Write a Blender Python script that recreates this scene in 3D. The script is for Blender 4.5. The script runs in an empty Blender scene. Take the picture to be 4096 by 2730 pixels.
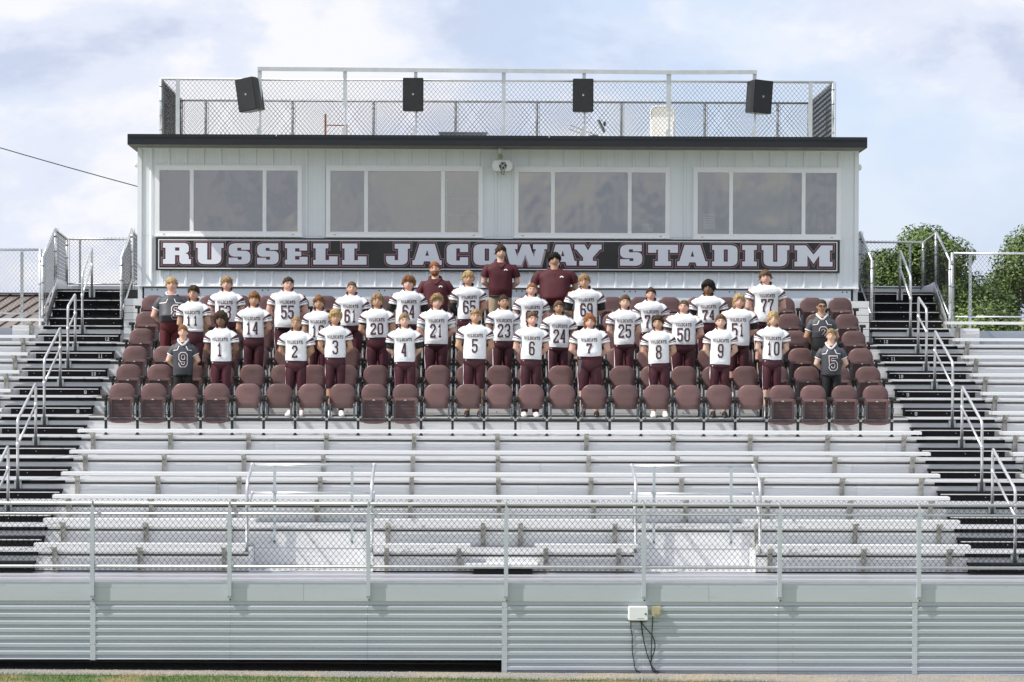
import bpy, bmesh, math, random
from mathutils import Vector, Matrix, noise
from mathutils.bvhtree import BVHTree
R = math.radians
random.seed(7)
S = bpy.context.scene
COL = S.collection

# ---------------------------------------------------------------- camera, sky, sun, exposure
cam_d = bpy.data.cameras.new('camera'); cam = bpy.data.objects.new('camera', cam_d); COL.objects.link(cam)
cam_d.sensor_width = 36; cam_d.lens = 93.16; cam_d.clip_start = .5; cam_d.clip_end = 2000
cam.location = (-.462, -42.849, 5.098)
cam.rotation_euler = (Matrix.Rotation(-.015328, 3, 'Z') @ Matrix.Rotation(math.pi/2 - .014103, 3, 'X') @ Matrix.Rotation(.003581, 3, 'Z')).to_euler()
S.camera = cam
SUN = Vector((-.62, -.20, .76)).normalized()          # towards the sun: high on the left, almost in the plane of the wall
sl = bpy.data.lights.new('sun', 'SUN'); sl.energy = 5.0; sl.angle = R(.53); sl.color = (1, .95, .87)
so = bpy.data.objects.new('sun', sl); COL.objects.link(so); so.location = (-30, -10, 40)
so.rotation_euler = SUN.to_track_quat('Z', 'Y').to_euler()
W = bpy.data.worlds.new('World'); S.world = W; W.use_nodes = True
def build_world():
    nt = W.node_tree; N = nt.nodes; L = nt.links; N.clear()
    out = N.new('ShaderNodeOutputWorld'); bg = N.new('ShaderNodeBackground'); L.new(bg.outputs[0], out.inputs[0])
    sky = N.new('ShaderNodeTexSky'); sky.sky_type = 'NISHITA'; sky.sun_disc = False
    sky.sun_elevation = math.asin(SUN.z); sky.sun_rotation = math.atan2(SUN.x, SUN.y)
    sky.air_density = 1.0; sky.dust_density = .4; sky.ozone_density = 1.4
    sm = N.new('ShaderNodeVectorMath'); sm.operation = 'SCALE'; L.new(sky.outputs[0], sm.inputs[0]); sm.inputs['Scale'].default_value = .15
    tc = N.new('ShaderNodeTexCoord')
    mp = N.new('ShaderNodeMapping'); mp.inputs['Scale'].default_value = (1, 1, 1.6); mp.inputs['Location'].default_value = (1.7, 8.3, 5.1); L.new(tc.outputs['Generated'], mp.inputs[0])
    def nz(scale, detail, rough, dist=0.0):
        n = N.new('ShaderNodeTexNoise'); n.inputs['Scale'].default_value = scale; n.inputs['Detail'].default_value = detail
        n.inputs['Roughness'].default_value = rough; n.inputs['Distortion'].default_value = dist; L.new(mp.outputs[0], n.inputs['Vector']); return n.outputs['Fac']
    def ramp(src, *st):
        r = N.new('ShaderNodeValToRGB'); e = r.color_ramp.elements; r.color_ramp.interpolation = 'EASE'
        e[0].position, e[0].color = st[0]; e[1].position, e[1].color = st[-1]
        for p, c in st[1:-1]:
            k = e.new(p); k.color = c
        L.new(src, r.inputs[0]); return r.outputs[0]
    def mix(f, a, b, mode='MIX'):
        m = N.new('ShaderNodeMix'); m.data_type = 'RGBA'; m.blend_type = mode
        for s, v in ((0, f), (6, a), (7, b)):
            if hasattr(v, 'default_value') or hasattr(v, 'is_output'): L.new(v, m.inputs[s])
            else: m.inputs[s].default_value = v
        return m.outputs[2]
    g = lambda v: (v, v, v, 1)
    cover = ramp(nz(6.2, 10, .56, .25), (.34, g(.30)), (.52, g(1)))
    body = ramp(nz(8.5, 12, .58, .2), (.37, (.54, .60, .76, 1)), (.47, (.70, .745, .865, 1)), (.56, (.85, .855, .89, 1)))
    tint = mix(.80, sm.outputs[0], (.53, .645, .86, 1))
    c = mix(cover, tint, body)
    L.new(c, bg.inputs[0]); bg.inputs[1].default_value = 1.0
build_world()
S.view_settings.view_transform = 'Standard'; S.view_settings.look = 'None'; S.view_settings.exposure = .18; S.view_settings.gamma = 1
S.render.engine = 'CYCLES'; S.cycles.use_denoising = True; S.cycles.max_bounces = 8; S.cycles.transparent_max_bounces = 16

# ---------------------------------------------------------------- materials
MATS = {}
def mat(name, col, rough=.6, metal=0., var=.12, scale=6., stretch=(1, 1, 1), bump=0., bscale=40., stain=None, rnd=0., sss=0., spec=.5):
    m = bpy.data.materials.new(name); m.use_nodes = True; nt = m.node_tree; N = nt.nodes; L = nt.links
    b = N['Principled BSDF']; b.inputs['Roughness'].default_value = rough; b.inputs['Metallic'].default_value = metal; b.inputs['Specular IOR Level'].default_value = spec
    if sss: b.inputs['Subsurface Weight'].default_value = sss; b.inputs['Subsurface Radius'].default_value = (.02, .008, .004)
    tc = N.new('ShaderNodeTexCoord'); mp = N.new('ShaderNodeMapping'); mp.inputs['Scale'].default_value = stretch; L.new(tc.outputs['Object'], mp.inputs[0])
    oi = N.new('ShaderNodeObjectInfo')
    add = N.new('ShaderNodeVectorMath'); add.operation = 'ADD'; L.new(mp.outputs[0], add.inputs[0])
    sc = N.new('ShaderNodeVectorMath'); sc.operation = 'SCALE'; sc.inputs[0].default_value = (13.1, 7.7, 5.3); L.new(oi.outputs['Random'], sc.inputs['Scale']); L.new(sc.outputs[0], add.inputs[1])
    n = N.new('ShaderNodeTexNoise'); n.inputs['Scale'].default_value = scale; n.inputs['Detail'].default_value = 6; n.inputs['Roughness'].default_value = .6; L.new(add.outputs[0], n.inputs['Vector'])
    r = N.new('ShaderNodeValToRGB'); e = r.color_ramp.elements; e[0].position = .3; e[1].position = .7
    e[0].color = [c*(1-var) for c in col] + [1]; e[1].color = [min(1, c*(1+var)) for c in col] + [1]
    L.new(n.outputs['Fac'], r.inputs[0]); c = r.outputs[0]
    if stain:
        sscale, sst, lo, hi, scol, amt = stain
        mp2 = N.new('ShaderNodeMapping'); mp2.inputs['Scale'].default_value = sst; L.new(add.outputs[0], mp2.inputs[0])
        n2 = N.new('ShaderNodeTexNoise'); n2.inputs['Scale'].default_value = sscale; n2.inputs['Detail'].default_value = 9; n2.inputs['Roughness'].default_value = .68; L.new(mp2.outputs[0], n2.inputs['Vector'])
        r2 = N.new('ShaderNodeMapRange'); r2.inputs[1].default_value = lo; r2.inputs[2].default_value = hi; r2.inputs[4].default_value = amt; L.new(n2.outputs['Fac'], r2.inputs[0])
        mx = N.new('ShaderNodeMix'); mx.data_type = 'RGBA'; L.new(r2.outputs[0], mx.inputs[0]); L.new(c, mx.inputs[6]); mx.inputs[7].default_value = (*scol, 1); c = mx.outputs[2]
    if rnd:
        hv = N.new('ShaderNodeHueSaturation'); mr = N.new('ShaderNodeMapRange'); mr.inputs[3].default_value = 1-rnd; mr.inputs[4].default_value = 1+rnd
        L.new(oi.outputs['Random'], mr.inputs[0]); L.new(mr.outputs[0], hv.inputs['Value']); L.new(c, hv.inputs['Color']); c = hv.outputs[0]
    L.new(c, b.inputs['Base Color'])
    if bump:
        n3 = N.new('ShaderNodeTexNoise'); n3.inputs['Scale'].default_value = bscale; n3.inputs['Detail'].default_value = 4; L.new(add.outputs[0], n3.inputs['Vector'])
        bp = N.new('ShaderNodeBump'); bp.inputs['Strength'].default_value = bump; bp.inputs['Distance'].default_value = .02; L.new(n3.outputs['Fac'], bp.inputs['Height']); L.new(bp.outputs[0], b.inputs['Normal'])
    MATS[name] = m; return m
DIRT = (.10, .09, .075)
mat('alum', (.79, .80, .82), .38, .18, .06, 2.2, (.6, 6, 18), .03, 60, (1.6, (.9, 4, 7), .50, .78, DIRT, .7), .07)
mat('deck_grime_shade', (.17, .165, .155), .65, .3, .3, 2.6, (.6, 5, 5), .05, 60, (2.2, (.8, 5, 5), .5, .7, (.45, .45, .44), .6), .1)  # grime plus the shade below the chairs, put into one dark colour
mat('walk_deck', (.60, .61, .64), .36, .85, .08, 2.2, (.6, 14, 6), .04, 60, (1.8, (.7, 6, 4), .50, .74, DIRT, .7), .04)
mat('alum_deck', (.68, .69, .71), .42, .50, .08, 2.2, (.6, 14, 6), .04, 60, (1.8, (.7, 6, 4), .50, .74, DIRT, .7), .04)
mat('alum_seat', (.77, .78, .80), .34, .3, .05, 2.5, (.4, 5, 25), .02, 60, (2.0, (.5, 4, 6), .62, .82, (.2, .19, .17), .5), .03)
mat('alum_grime_shade', (.13, .125, .11), .7, .1, .3, 3, (.7, 4, 10), .05, 60, (2.6, (1.2, 6, 14), .38, .56, (.04, .036, .025), .95), .05)  # grime and the shadow line under the deck nose, both in the colour
mat('bracket', (.56, .55, .51), .55, .3, .2, 6, (1, 1, 1), .05, 60, (9, (1, 1, 1), .48, .7, (.10, .095, .07), .8), .06)
mat('galv', (.60, .62, .64), .38, .75, .08, 7, (1, 1, 1), .03, 90, None, .03)
mat('galv_dark', (.25, .26, .28), .5, .6, .1, 7)
mat('skirt', (.50, .55, .615), .27, .50, .07, 1.6, (.5, 1, 5), .02, 50, (2.4, (.6, 1, 7), .60, .85, (.16, .15, .13), .6))
mat('fascia_metal', (.49, .535, .585), .36, .28, .05, 1.0, (.4, 1, 2), .02, 50, (2.4, (.6, 1, 4), .63, .85, (.2, .2, .19), .5))
mat('black_step', (.009, .009, .011), .75, .0, .3, 5, (.5, 4, 8), .05, 80, (4, (.6, 5, 10), .62, .85, (.07, .068, .065), .35), spec=.12)
mat('white_line', (.62, .62, .62), .5, .1, .1)
mat('wire', (.022, .023, .025), .7, 0, .2, spec=.2)
mat('rail_backlit', (.27, .275, .28), .5, .4, .2)  # galvanised rail with its backlit shade put into the colour
mat('siding', (.76, .80, .835), .42, .0, .035, 1.3, (1, 1, .5), .0, 40, (2.2, (6, 1, .7), .64, .9, (.36, .38, .38), .5))
mat('base_panel', (.74, .80, .86), .45, .1, .05, 1.3, (1, 1, 1), 0, 40, (3, (3, 1, 1), .6, .85, (.4, .41, .42), .4))
mat('vinyl', (.86, .875, .90), .4, 0, .03, 3)
mat('roof_black', (.014, .016, .022), .38, .2, .2, 3, (.4, 1, 3))
mat('soffit', (.20, .19, .175), .7, 0, .15, 4)
mat('roof_deck', (.70, .70, .68), .7, 0, .08, 2)
mat('sign_black', (.022, .021, .021), .42, 0, .35, 1.2)
mat('sign_white', (.76, .80, .87), .4, 0, .02, 2)
mat('sign_maroon', (.105, .022, .045), .45, 0, .05, 3)
mat('sign_pink', (.44, .36, .38), .45, 0, .03, 3)
mat('plastic_maroon', (.138, .075, .074), .38, 0, .10, 3, (1, 1, 3), .02, 120, (2.5, (1, 1, 2), .55, .80, (.22, .14, .135), .5), .18)
mat('plastic_dark', (.065, .034, .036), .5, 0, .12, 4, (1, 1, 6), .02, 100, None, .12)
mat('steel_gray', (.085, .105, .125), .45, .3, .1, 9)
mat('steel_black', (.018, .02, .023), .5, .2, .2, 9)
mat('bolt', (.5, .5, .48), .4, .7, .1)
mat('bolt_dark', (.06, .06, .06), .5, .4, .1)
mat('plate', (.62, .60, .55), .35, .5, .1)
mat('jersey_white', (.77, .785, .82), .62, 0, .03, 6, (1, 1, 1), .45, 10, None, .02)
mat('cloth_maroon', (.055, .008, .018), .55, 0, .2, 7, (1, 1, 1), .25, 13, None, .12)
mat('sweat_maroon', (.085, .008, .014), .75, 0, .15, 7, (1, 1, .3), .3, 12)
mat('polo_maroon', (.058, .0035, .0095), .75, 0, .14, 5, (1, 1, .6), .3, 8)
mat('print_maroon', (.055, .014, .022), .55, 0, .12, 12)
mat('jersey_gray', (.045, .048, .060), .6, 0, .15, 6, (1, 1, 1), .25, 11)
mat('jersey_navy', (.022, .026, .045), .6, 0, .15, 6, (1, 1, 1), .25, 11)
mat('cloth_black', (.008, .008, .009), .7, 0, .2, 7, (1, 1, 1), .2, 12)
mat('cloth_white', (.78, .79, .82), .6, 0, .04, 8, (1, 1, 1), .15, 14)
mat('khaki', (.34, .275, .185), .75, 0, .08, 6, (1, 1, .4), .3, 10)
mat('khaki_green', (.24, .215, .165), .75, 0, .08, 6, (1, 1, .4), .3, 10)
mat('shoe_white', (.72, .72, .70), .5, 0, .06, 9); mat('shoe_black', (.012, .012, .013), .35, 0, .2, 9)
mat('towel_gray', (.085, .10, .115), .7, 0, .12, 7)
mat('speaker_black', (.010, .010, .011), .5, 0, .2, 8); mat('rust', (.28, .10, .055), .7, .2, .25, 9)
mat('chair_cream', (.76, .75, .72), .5, 0, .08, 5)
mat('device_white', (.70, .71, .70), .4, 0, .06, 9); mat('device_tan', (.42, .37, .24), .6, 0, .15, 9); mat('lens', (.01, .011, .012), .15)
mat('box_white', (.72, .75, .76), .35, 0, .04, 4); mat('box_yellow', (.40, .385, .235), .5, 0, .15, 9); mat('cable', (.014, .014, .015), .5, 0, .1)
mat('eye_white', (.55, .52, .50), .3); mat('iris', (.02, .014, .01), .2); 
mat('room', (.30, .31, .32), .8, 0, .06, 2); mat('room_dark', (.07, .075, .08), .7, 0, .1, 2); mat('desk', (.16, .15, .14), .6, 0, .1, 3)
mat('paper', (.66, .68, .68), .7, 0, .03); mat('print_gray', (.22, .22, .26), .8)
mat('roof_brown', (.20, .165, .15), .5, .3, .08, 2); mat('seam_dark', (.06, .05, .045), .6, .2, .1)
mat('bark', (.075, .058, .042), .85, 0, .25, 8, (1, 1, .3), .4, 30)
mat('leaf', (.105, .160, .030), .55, 0, .45, 1.1, (1, 1, 1), 0, 30, None, 0)
mat('leaf_dark', (.042, .078, .02), .55, 0, .45, 1.1)
mat('grass_blade', (.085, .155, .035), .6, 0, .4, 6)
mat('straw', (.30, .25, .12), .7, 0, .3, 6)
mat('stone', (.30, .29, .275), .85, 0, .35, 30)
for nm_, c_ in (('skin_light', (.60, .395, .305)), ('skin_pink', (.62, .375, .30)), ('skin_tan', (.49, .29, .195)), ('skin_olive', (.41, .24, .155)), ('skin_brown', (.20, .105, .065))):
    mat(nm_, c_, .5, 0, .07, 9, sss=.08)
    mat('lip_' + nm_, (c_[0]*.72, c_[1]*.48, c_[2]*.5), .45, 0, .05)
for nm_, c_ in (('hair_blond', (.36, .25, .12)), ('hair_sand', (.25, .165, .085)), ('hair_brown', (.105, .064, .036)), ('hair_dark', (.042, .027, .018)), ('hair_black', (.014, .012, .011)), ('hair_red', (.235, .09, .032)), ('hair_ginger', (.21, .10, .045)), ('hair_auburn', (.17, .082, .035))):
    mat(nm_, c_, .8, 0, .6, 34, (1, 1, .35), .6, 70, spec=.25)

def two_tone(name, c1, c2, scale, rough=.95, c3=None):
    m = mat(name, c1, rough, 0, .25, scale); nt = m.node_tree; N = nt.nodes; L = nt.links
    b = N['Principled BSDF']; src = b.inputs['Base Color'].links[0].from_socket
    tc = N.new('ShaderNodeTexCoord'); n = N.new('ShaderNodeTexNoise'); n.inputs['Scale'].default_value = 1.3; n.inputs['Detail'].default_value = 8; L.new(tc.outputs['Object'], n.inputs['Vector'])
    r = N.new('ShaderNodeMapRange'); r.inputs[1].default_value = .42; r.inputs[2].default_value = .6; L.new(n.outputs['Fac'], r.inputs[0])
    mx = N.new('ShaderNodeMix'); mx.data_type = 'RGBA'; L.new(r.outputs[0], mx.inputs[0]); L.new(src, mx.inputs[6]); mx.inputs[7].default_value = (*c2, 1)
    L.new(mx.outputs[2], b.inputs['Base Color']); return m
two_tone('turf', (.085, .14, .035), (.20, .18, .075), 14)
mat('earth_shade', (.030, .027, .023), .95, 0, .4, 20)  # soil darkened to carry the shade below the stand
two_tone('gravel', (.22, .215, .205), (.31, .265, .195), 60)

def glass_mat():
    m = bpy.data.materials.new('window_glass'); m.use_nodes = True; nt = m.node_tree; N = nt.nodes; L = nt.links; N.clear()
    out = N.new('ShaderNodeOutputMaterial'); tr = N.new('ShaderNodeBsdfTransparent'); tr.inputs[0].default_value = (.58, .58, .55, 1)
    gl = N.new('ShaderNodeBsdfGlossy'); gl.inputs['Roughness'].default_value = .03; gl.inputs[0].default_value = (.98, .95, .88, 1)
    lw = N.new('ShaderNodeFresnel'); lw.inputs['IOR'].default_value = 1.9
    mr = N.new('ShaderNodeMath'); mr.operation = 'ADD'; mr.inputs[1].default_value = .19; L.new(lw.outputs[0], mr.inputs[0])
    tc = N.new('ShaderNodeTexCoord'); mp = N.new('ShaderNodeMapping'); mp.inputs['Scale'].default_value = (1, 1, .7); L.new(tc.outputs['Object'], mp.inputs[0])
    n = N.new('ShaderNodeTexNoise'); n.inputs['Scale'].default_value = .9; n.inputs['Detail'].default_value = 3; L.new(mp.outputs[0], n.inputs['Vector'])
    bp = N.new('ShaderNodeBump'); bp.inputs['Strength'].default_value = .35; bp.inputs['Distance'].default_value = .045; L.new(n.outputs['Fac'], bp.inputs['Height']); L.new(bp.outputs[0], gl.inputs['Normal'])
    mx = N.new('ShaderNodeMixShader'); L.new(mr.outputs[0], mx.inputs[0]); L.new(tr.outputs[0], mx.inputs[1]); L.new(gl.outputs[0], mx.inputs[2]); L.new(mx.outputs[0], out.inputs[0])
    MATS['window_glass'] = m
glass_mat()

# ---------------------------------------------------------------- mesh helpers
def origin(o):
    v = Vector((0, 0, 0))
    while o is not None: v += o.location; o = o.parent
    return v
def thing(name, label, cat, loc=(0, 0, 0), group=None, kind=None):
    o = bpy.data.objects.new(name, None); COL.objects.link(o); o.location = loc; o.empty_display_size = .2
    return tag(o, label, cat, group, kind)
def tag(o, label=None, cat=None, group=None, kind=None):
    for k, v in (('label', label), ('category', cat), ('group', group), ('kind', kind)):
        if v: o[k] = v
    return o
class MB:
    def __init__(s): s.v = []; s.f = []; s.mi = []; s.cur = 0
    def add(s, vs, fs, mi=None):
        b = len(s.v); s.v += [tuple(v) for v in vs]
        for f in fs: s.f.append(tuple(b+i for i in f)); s.mi.append(s.cur if mi is None else mi)
        return s
    def box(s, x0, x1, y0, y1, z0, z1, mi=None):
        vs = [(x, y, z) for z in (z0, z1) for y in (y0, y1) for x in (x0, x1)]
        return s.add(vs, [(0, 2, 3, 1), (4, 5, 7, 6), (0, 1, 5, 4), (2, 6, 7, 3), (0, 4, 6, 2), (1, 3, 7, 5)], mi)
    def obox(s, c, ax, ay, az, mi=None):
        c, ax, ay, az = map(Vector, (c, ax, ay, az))
        vs = [c + ax*i + ay*j + az*k for k in (-1, 1) for j in (-1, 1) for i in (-1, 1)]
        return s.add(vs, [(0, 2, 3, 1), (4, 5, 7, 6), (0, 1, 5, 4), (2, 6, 7, 3), (0, 4, 6, 2), (1, 3, 7, 5)], mi)
    def bar(s, p, q, w, h, up=(0, 0, 1), mi=None):
        p, q, up = Vector(p), Vector(q), Vector(up); d = (q-p); a = d.normalized(); x = a.cross(up)
        if x.length < 1e-4: x = a.cross(Vector((1, 0, 0)))
        x.normalize(); y = x.cross(a)
        return s.obox((p+q)/2, x*w/2, d/2, y*h/2, mi)
    def prism(s, poly, y0, y1, mi=None):         # polygon in x,z extruded along y
        n = len(poly); vs = [(x, y0, z) for x, z in poly] + [(x, y1, z) for x, z in poly]
        return s.add(vs, [tuple(range(n)), tuple(range(2*n-1, n-1, -1))] + [(i, i+n, (i+1) % n+n, (i+1) % n) for i in range(n)], mi)
    def prismx(s, poly, x0, x1, mi=None):        # polygon in y,z extruded along x
        n = len(poly); vs = [(x0, y, z) for y, z in poly] + [(x1, y, z) for y, z in poly]
        return s.add(vs, [tuple(range(n)), tuple(range(2*n-1, n-1, -1))] + [(i, i+n, (i+1) % n+n, (i+1) % n) for i in range(n)], mi)
    def tube(s, path, rad, n=8, cap=True, up=(0, 0, 1), mis=None, closed=False):
        path = [Vector(p) for p in path]; m = len(path); b = len(s.v); up = Vector(up); ref = None
        rad = rad if isinstance(rad, (list, tuple)) else [rad]*m
        for i, p in enumerate(path):
            if closed: d = path[(i+1) % m] - path[i-1]
            else: d = path[min(i+1, m-1)] - path[max(i-1, 0)]
            d.normalize()
            if ref is None:
                ref = d.cross(up)
                if ref.length < 1e-3: ref = d.cross(Vector((0, 1, 0)))
            ref = (ref - d*ref.dot(d)).normalized(); q = d.cross(ref)
            r = rad[i]; rx, ry = r if isinstance(r, (list, tuple)) else (r, r)
            for k in range(n):
                t = 2*math.pi*k/n; s.v.append(tuple(p + ref*math.cos(t)*rx + q*math.sin(t)*ry))
        for i in range(m if closed else m-1):
            i2 = (i+1) % m
            for k in range(n):
                s.f.append((b+i*n+k, b+i*n+(k+1) % n, b+i2*n+(k+1) % n, b+i2*n+k)); s.mi.append(mis[i] if mis else s.cur)
        if cap and not closed:
            s.f.append(tuple(b+k for k in range(n))[::-1]); s.mi.append(mis[0] if mis else s.cur)
            s.f.append(tuple(b+(m-1)*n+k for k in range(n))); s.mi.append(mis[-1] if mis else s.cur)
        return s
    def loft(s, rings, n=24, cap=True, mifun=None):   # rings: (cx, cy, z, ax, ay, power) or list of n points
        b = len(s.v)
        for r in rings:
            if isinstance(r, list): s.v += [tuple(p) for p in r]; continue
            cx, cy, z, ax, ay, p = r
            for k in range(n):
                t = 2*math.pi*k/n; c, q = math.cos(t), math.sin(t); e = 2/p
                s.v.append((cx + ax*math.copysign(abs(c)**e, c), cy + ay*math.copysign(abs(q)**e, q), z))
        for i in range(len(rings)-1):
            for k in range(n):
                s.f.append((b+i*n+k, b+i*n+(k+1) % n, b+(i+1)*n+(k+1) % n, b+(i+1)*n+k)); s.mi.append(mifun(i, k) if mifun else s.cur)
        if cap:
            s.f.append(tuple(b+k for k in range(n))[::-1]); s.mi.append(s.cur)
            m = (len(rings)-1)*n; s.f.append(tuple(b+m+k for k in range(n))); s.mi.append(s.cur)
        return s
    def ball(s, c, rx, ry, rz, nu=12, nv=8, mi=None):
        c = Vector(c); vs = [c+Vector((0, 0, -rz))]
        for j in range(1, nv):
            v = math.pi*j/nv
            for i in range(nu):
                u = 2*math.pi*i/nu; vs.append(c+Vector((rx*math.sin(v)*math.cos(u), ry*math.sin(v)*math.sin(u), -rz*math.cos(v))))
        vs.append(c+Vector((0, 0, rz))); fs = [(0, 1+(i+1) % nu, 1+i) for i in range(nu)]
        for j in range(nv-2):
            for i in range(nu): a = 1+j*nu; fs.append((a+i, a+(i+1) % nu, a+nu+(i+1) % nu, a+nu+i))
        a = 1+(nv-2)*nu; fs += [(a+i, a+(i+1) % nu, len(vs)-1) for i in range(nu)]
        return s.add(vs, fs, mi)
    def mesh(s, name, mats, org=Vector((0, 0, 0)), smooth=False):
        me = bpy.data.meshes.new(name); me.from_pydata([(x-org.x, y-org.y, z-org.z) for x, y, z in s.v], [], s.f)
        for m in (mats if isinstance(mats, (list, tuple)) else [mats]): me.materials.append(MATS[m])
        me.polygons.foreach_set('material_index', s.mi)
        if smooth: me.polygons.foreach_set('use_smooth', [True]*len(s.f))
        me.update(); return me
    def build(s, name, mats, parent=None, smooth=False, local=False, kind=None):
        me = s.mesh(name, mats, Vector((0, 0, 0)) if local or parent is None else origin(parent), smooth)
        o = bpy.data.objects.new(name, me); COL.objects.link(o); o.parent = parent
        if kind: o['kind'] = kind
        return o
def mesh_obj(name, me, parent=None, loc=(0, 0, 0)):
    o = bpy.data.objects.new(name, me); COL.objects.link(o); o.parent = parent; o.location = loc; return o
def copy_tree(o, parent=None):
    c = o.copy(); COL.objects.link(c); c.parent = parent
    for ch in list(o.children): copy_tree(ch, c)
    return c
def arc(c, r, a0, a1, n, plane='yz'):
    out = []
    for i in range(n+1):
        a = a0+(a1-a0)*i/n; u, v = r*math.cos(a), r*math.sin(a)
        out.append((c[0], c[1]+u, c[2]+v) if plane == 'yz' else (c[0]+u, c[1], c[2]+v))
    return out
def rounded(w, h, r, n=4, x0=0., z0=0., bot=None):
    rb = r if bot is None else bot; pts = []
    for cx, cz, a, rr in ((w/2-rb, -h/2+rb, -90, rb), (w/2-r, h/2-r, 0, r), (-w/2+r, h/2-r, 90, r), (-w/2+rb, -h/2+rb, 180, rb)):
        for i in range(n+1):
            t = R(a+90*i/n); pts.append((x0+cx+rr*math.cos(t), z0+cz+rr*math.sin(t)))
    return pts
# chain link: zigzag wires in the plane spanned by u (along the fence) and w (up); skew panels allowed
def chain_link(mb, p0, u, w, pitch=.0775, r=.0036, off=Vector((0, 1, 0))):
    u, w, p0 = Vector(u), Vector(w), Vector(p0); Lu, Lw = u.length, w.length; du = u/Lu; dw = w/Lw; nu = int(Lu/pitch); nw = max(2, int(Lw/(pitch*.58)))
    nrm = du.cross(dw).normalized(); step = Lw/nw
    for i in range(nu):
        x0 = i*pitch + pitch/4; path = []
        for j in range(nw+1):
            side = 1 if (j % 2) else 0
            path.append(p0 + du*(x0 + side*pitch/2 + (pitch/2 if False else 0)) + dw*(j*step) + nrm*(.0035 if side else -.0035))
        mb.tube(path, r, 3, False)
        path2 = [p0 + du*(x0 + pitch/2 + (0 if (j % 2) else pitch/2)) + dw*(j*step) + nrm*(-.0035 if (j % 2) else .0035) for j in range(nw+1)]
        mb.tube(path2, r, 3, False)

# ---------------------------------------------------------------- lettering
FONT = {
 'R': [[(0,1),(.78,1),(.88,.95),(.92,.84),(.92,.63),(.88,.55),(.80,.51),(.88,.47),(.92,.38),(.92,.23),(1,.23),(1,0),(.70,0),(.61,.05),(.585,.15),(.585,.42),(.43,.42),(.43,0),(0,0),(0,.23),(.09,.23),(.09,.77),(0,.77)], [(.43,.63),(.585,.63),(.585,.79),(.43,.79)]],
 'U': [[(0,1),(.41,1),(.41,.21),(.565,.21),(.565,1),(1,1),(1,.77),(.915,.77),(.915,.25),(.88,.11),(.80,.03),(.68,0),(.30,0),(.18,.03),(.10,.11),(.07,.25),(.07,.77),(0,.77)]],
 'S': [[(.98,1),(.27,1),(.11,.95),(.03,.87),(0,.76),(0,.56),(.04,.46),(.12,.39),(.24,.36),(.60,.36),(.60,.22),(.42,.22),(.42,.31),(0,.31),(0,0),(.73,0),(.88,.04),(.97,.13),(1,.25),(1,.44),(.97,.54),(.89,.61),(.78,.64),(.40,.64),(.40,.78),(.58,.78),(.58,.69),(.98,.69)]],
 'E': [[(0,1),(.98,1),(.98,.66),(.64,.66),(.64,.77),(.45,.77),(.45,.61),(.72,.61),(.72,.40),(.45,.40),(.45,.23),(.64,.23),(.64,.36),(1,.36),(1,0),(0,0),(0,.22),(.1,.22),(.1,.77),(0,.77)]],
 'L': [[(0,1),(.62,1),(.62,.77),(.50,.77),(.50,.21),(.65,.21),(.65,.39),(1,.39),(1,0),(0,0),(0,.22),(.1,.22),(.1,.77),(0,.77)]],
 'J': [[(.36,1),(1,1),(1,.77),(.9,.77),(.9,.24),(.86,.10),(.77,.03),(.63,0),(.22,0),(.09,.04),(.02,.12),(0,.22),(0,.42),(.36,.42),(.36,.22),(.5,.22),(.5,.77),(.36,.77)]],
 'A': [[(.24,1),(.76,1),(.93,.22),(1,.22),(1,0),(.64,0),(.60,.17),(.40,.17),(.36,0),(0,0),(0,.22),(.07,.22)], [(.44,.44),(.56,.44),(.5,.72)]],
 'C': [[(1,1),(.27,1),(.12,.96),(.03,.88),(0,.76),(0,.24),(.03,.12),(.12,.04),(.27,0),(1,0),(1,.37),(.62,.37),(.62,.21),(.45,.21),(.45,.79),(.62,.79),(.62,.62),(1,.62)]],
 'O': [[(.25,0),(.75,0),(.9,.04),(.97,.12),(1,.24),(1,.76),(.97,.88),(.9,.96),(.75,1),(.25,1),(.1,.96),(.03,.88),(0,.76),(0,.24),(.03,.12),(.1,.04)], [(.42,.21),(.58,.21),(.58,.79),(.42,.79)]],
 'W': [[(0,1),(.33,1),(.33,.77),(.27,.77),(.325,.40),(.43,1),(.60,1),(.70,.40),(.745,.77),(.68,.77),(.68,1),(1,1),(1,.77),(.94,.77),(.85,0),(.59,0),(.505,.5),(.42,0),(.16,0),(.06,.77),(0,.77)]],
 'Y': [[(0,1),(.37,1),(.5,.72),(.63,1),(1,1),(1,.77),(.94,.77),(.68,.38),(.68,.22),(.82,.22),(.82,0),(.18,0),(.18,.22),(.32,.22),(.32,.38),(.06,.77),(0,.77)]],
 'T': [[(0,1),(1,1),(1,.62),(.73,.62),(.73,.77),(.67,.77),(.67,.22),(.77,.22),(.77,0),(.23,0),(.23,.22),(.33,.22),(.33,.77),(.27,.77),(.27,.62),(0,.62)]],
 'D': [[(0,1),(.74,1),(.89,.96),(.97,.88),(1,.76),(1,.24),(.97,.12),(.89,.04),(.74,0),(0,0),(0,.22),(.09,.22),(.09,.77),(0,.77)], [(.46,.21),(.62,.21),(.62,.79),(.46,.79)]],
 'I': [[(0,1),(1,1),(1,.77),(.80,.77),(.80,.22),(1,.22),(1,0),(0,0),(0,.22),(.20,.22),(.20,.77),(0,.77)]],
 'M': [[(0,1),(.30,1),(.5,.56),(.7,1),(1,1),(1,.77),(.93,.77),(.93,.22),(1,.22),(1,0),(.65,0),(.65,.52),(.5,.12),(.34,.52),(.34,0),(0,0),(0,.22),(.07,.22),(.07,.77),(0,.77)]],
}
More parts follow.
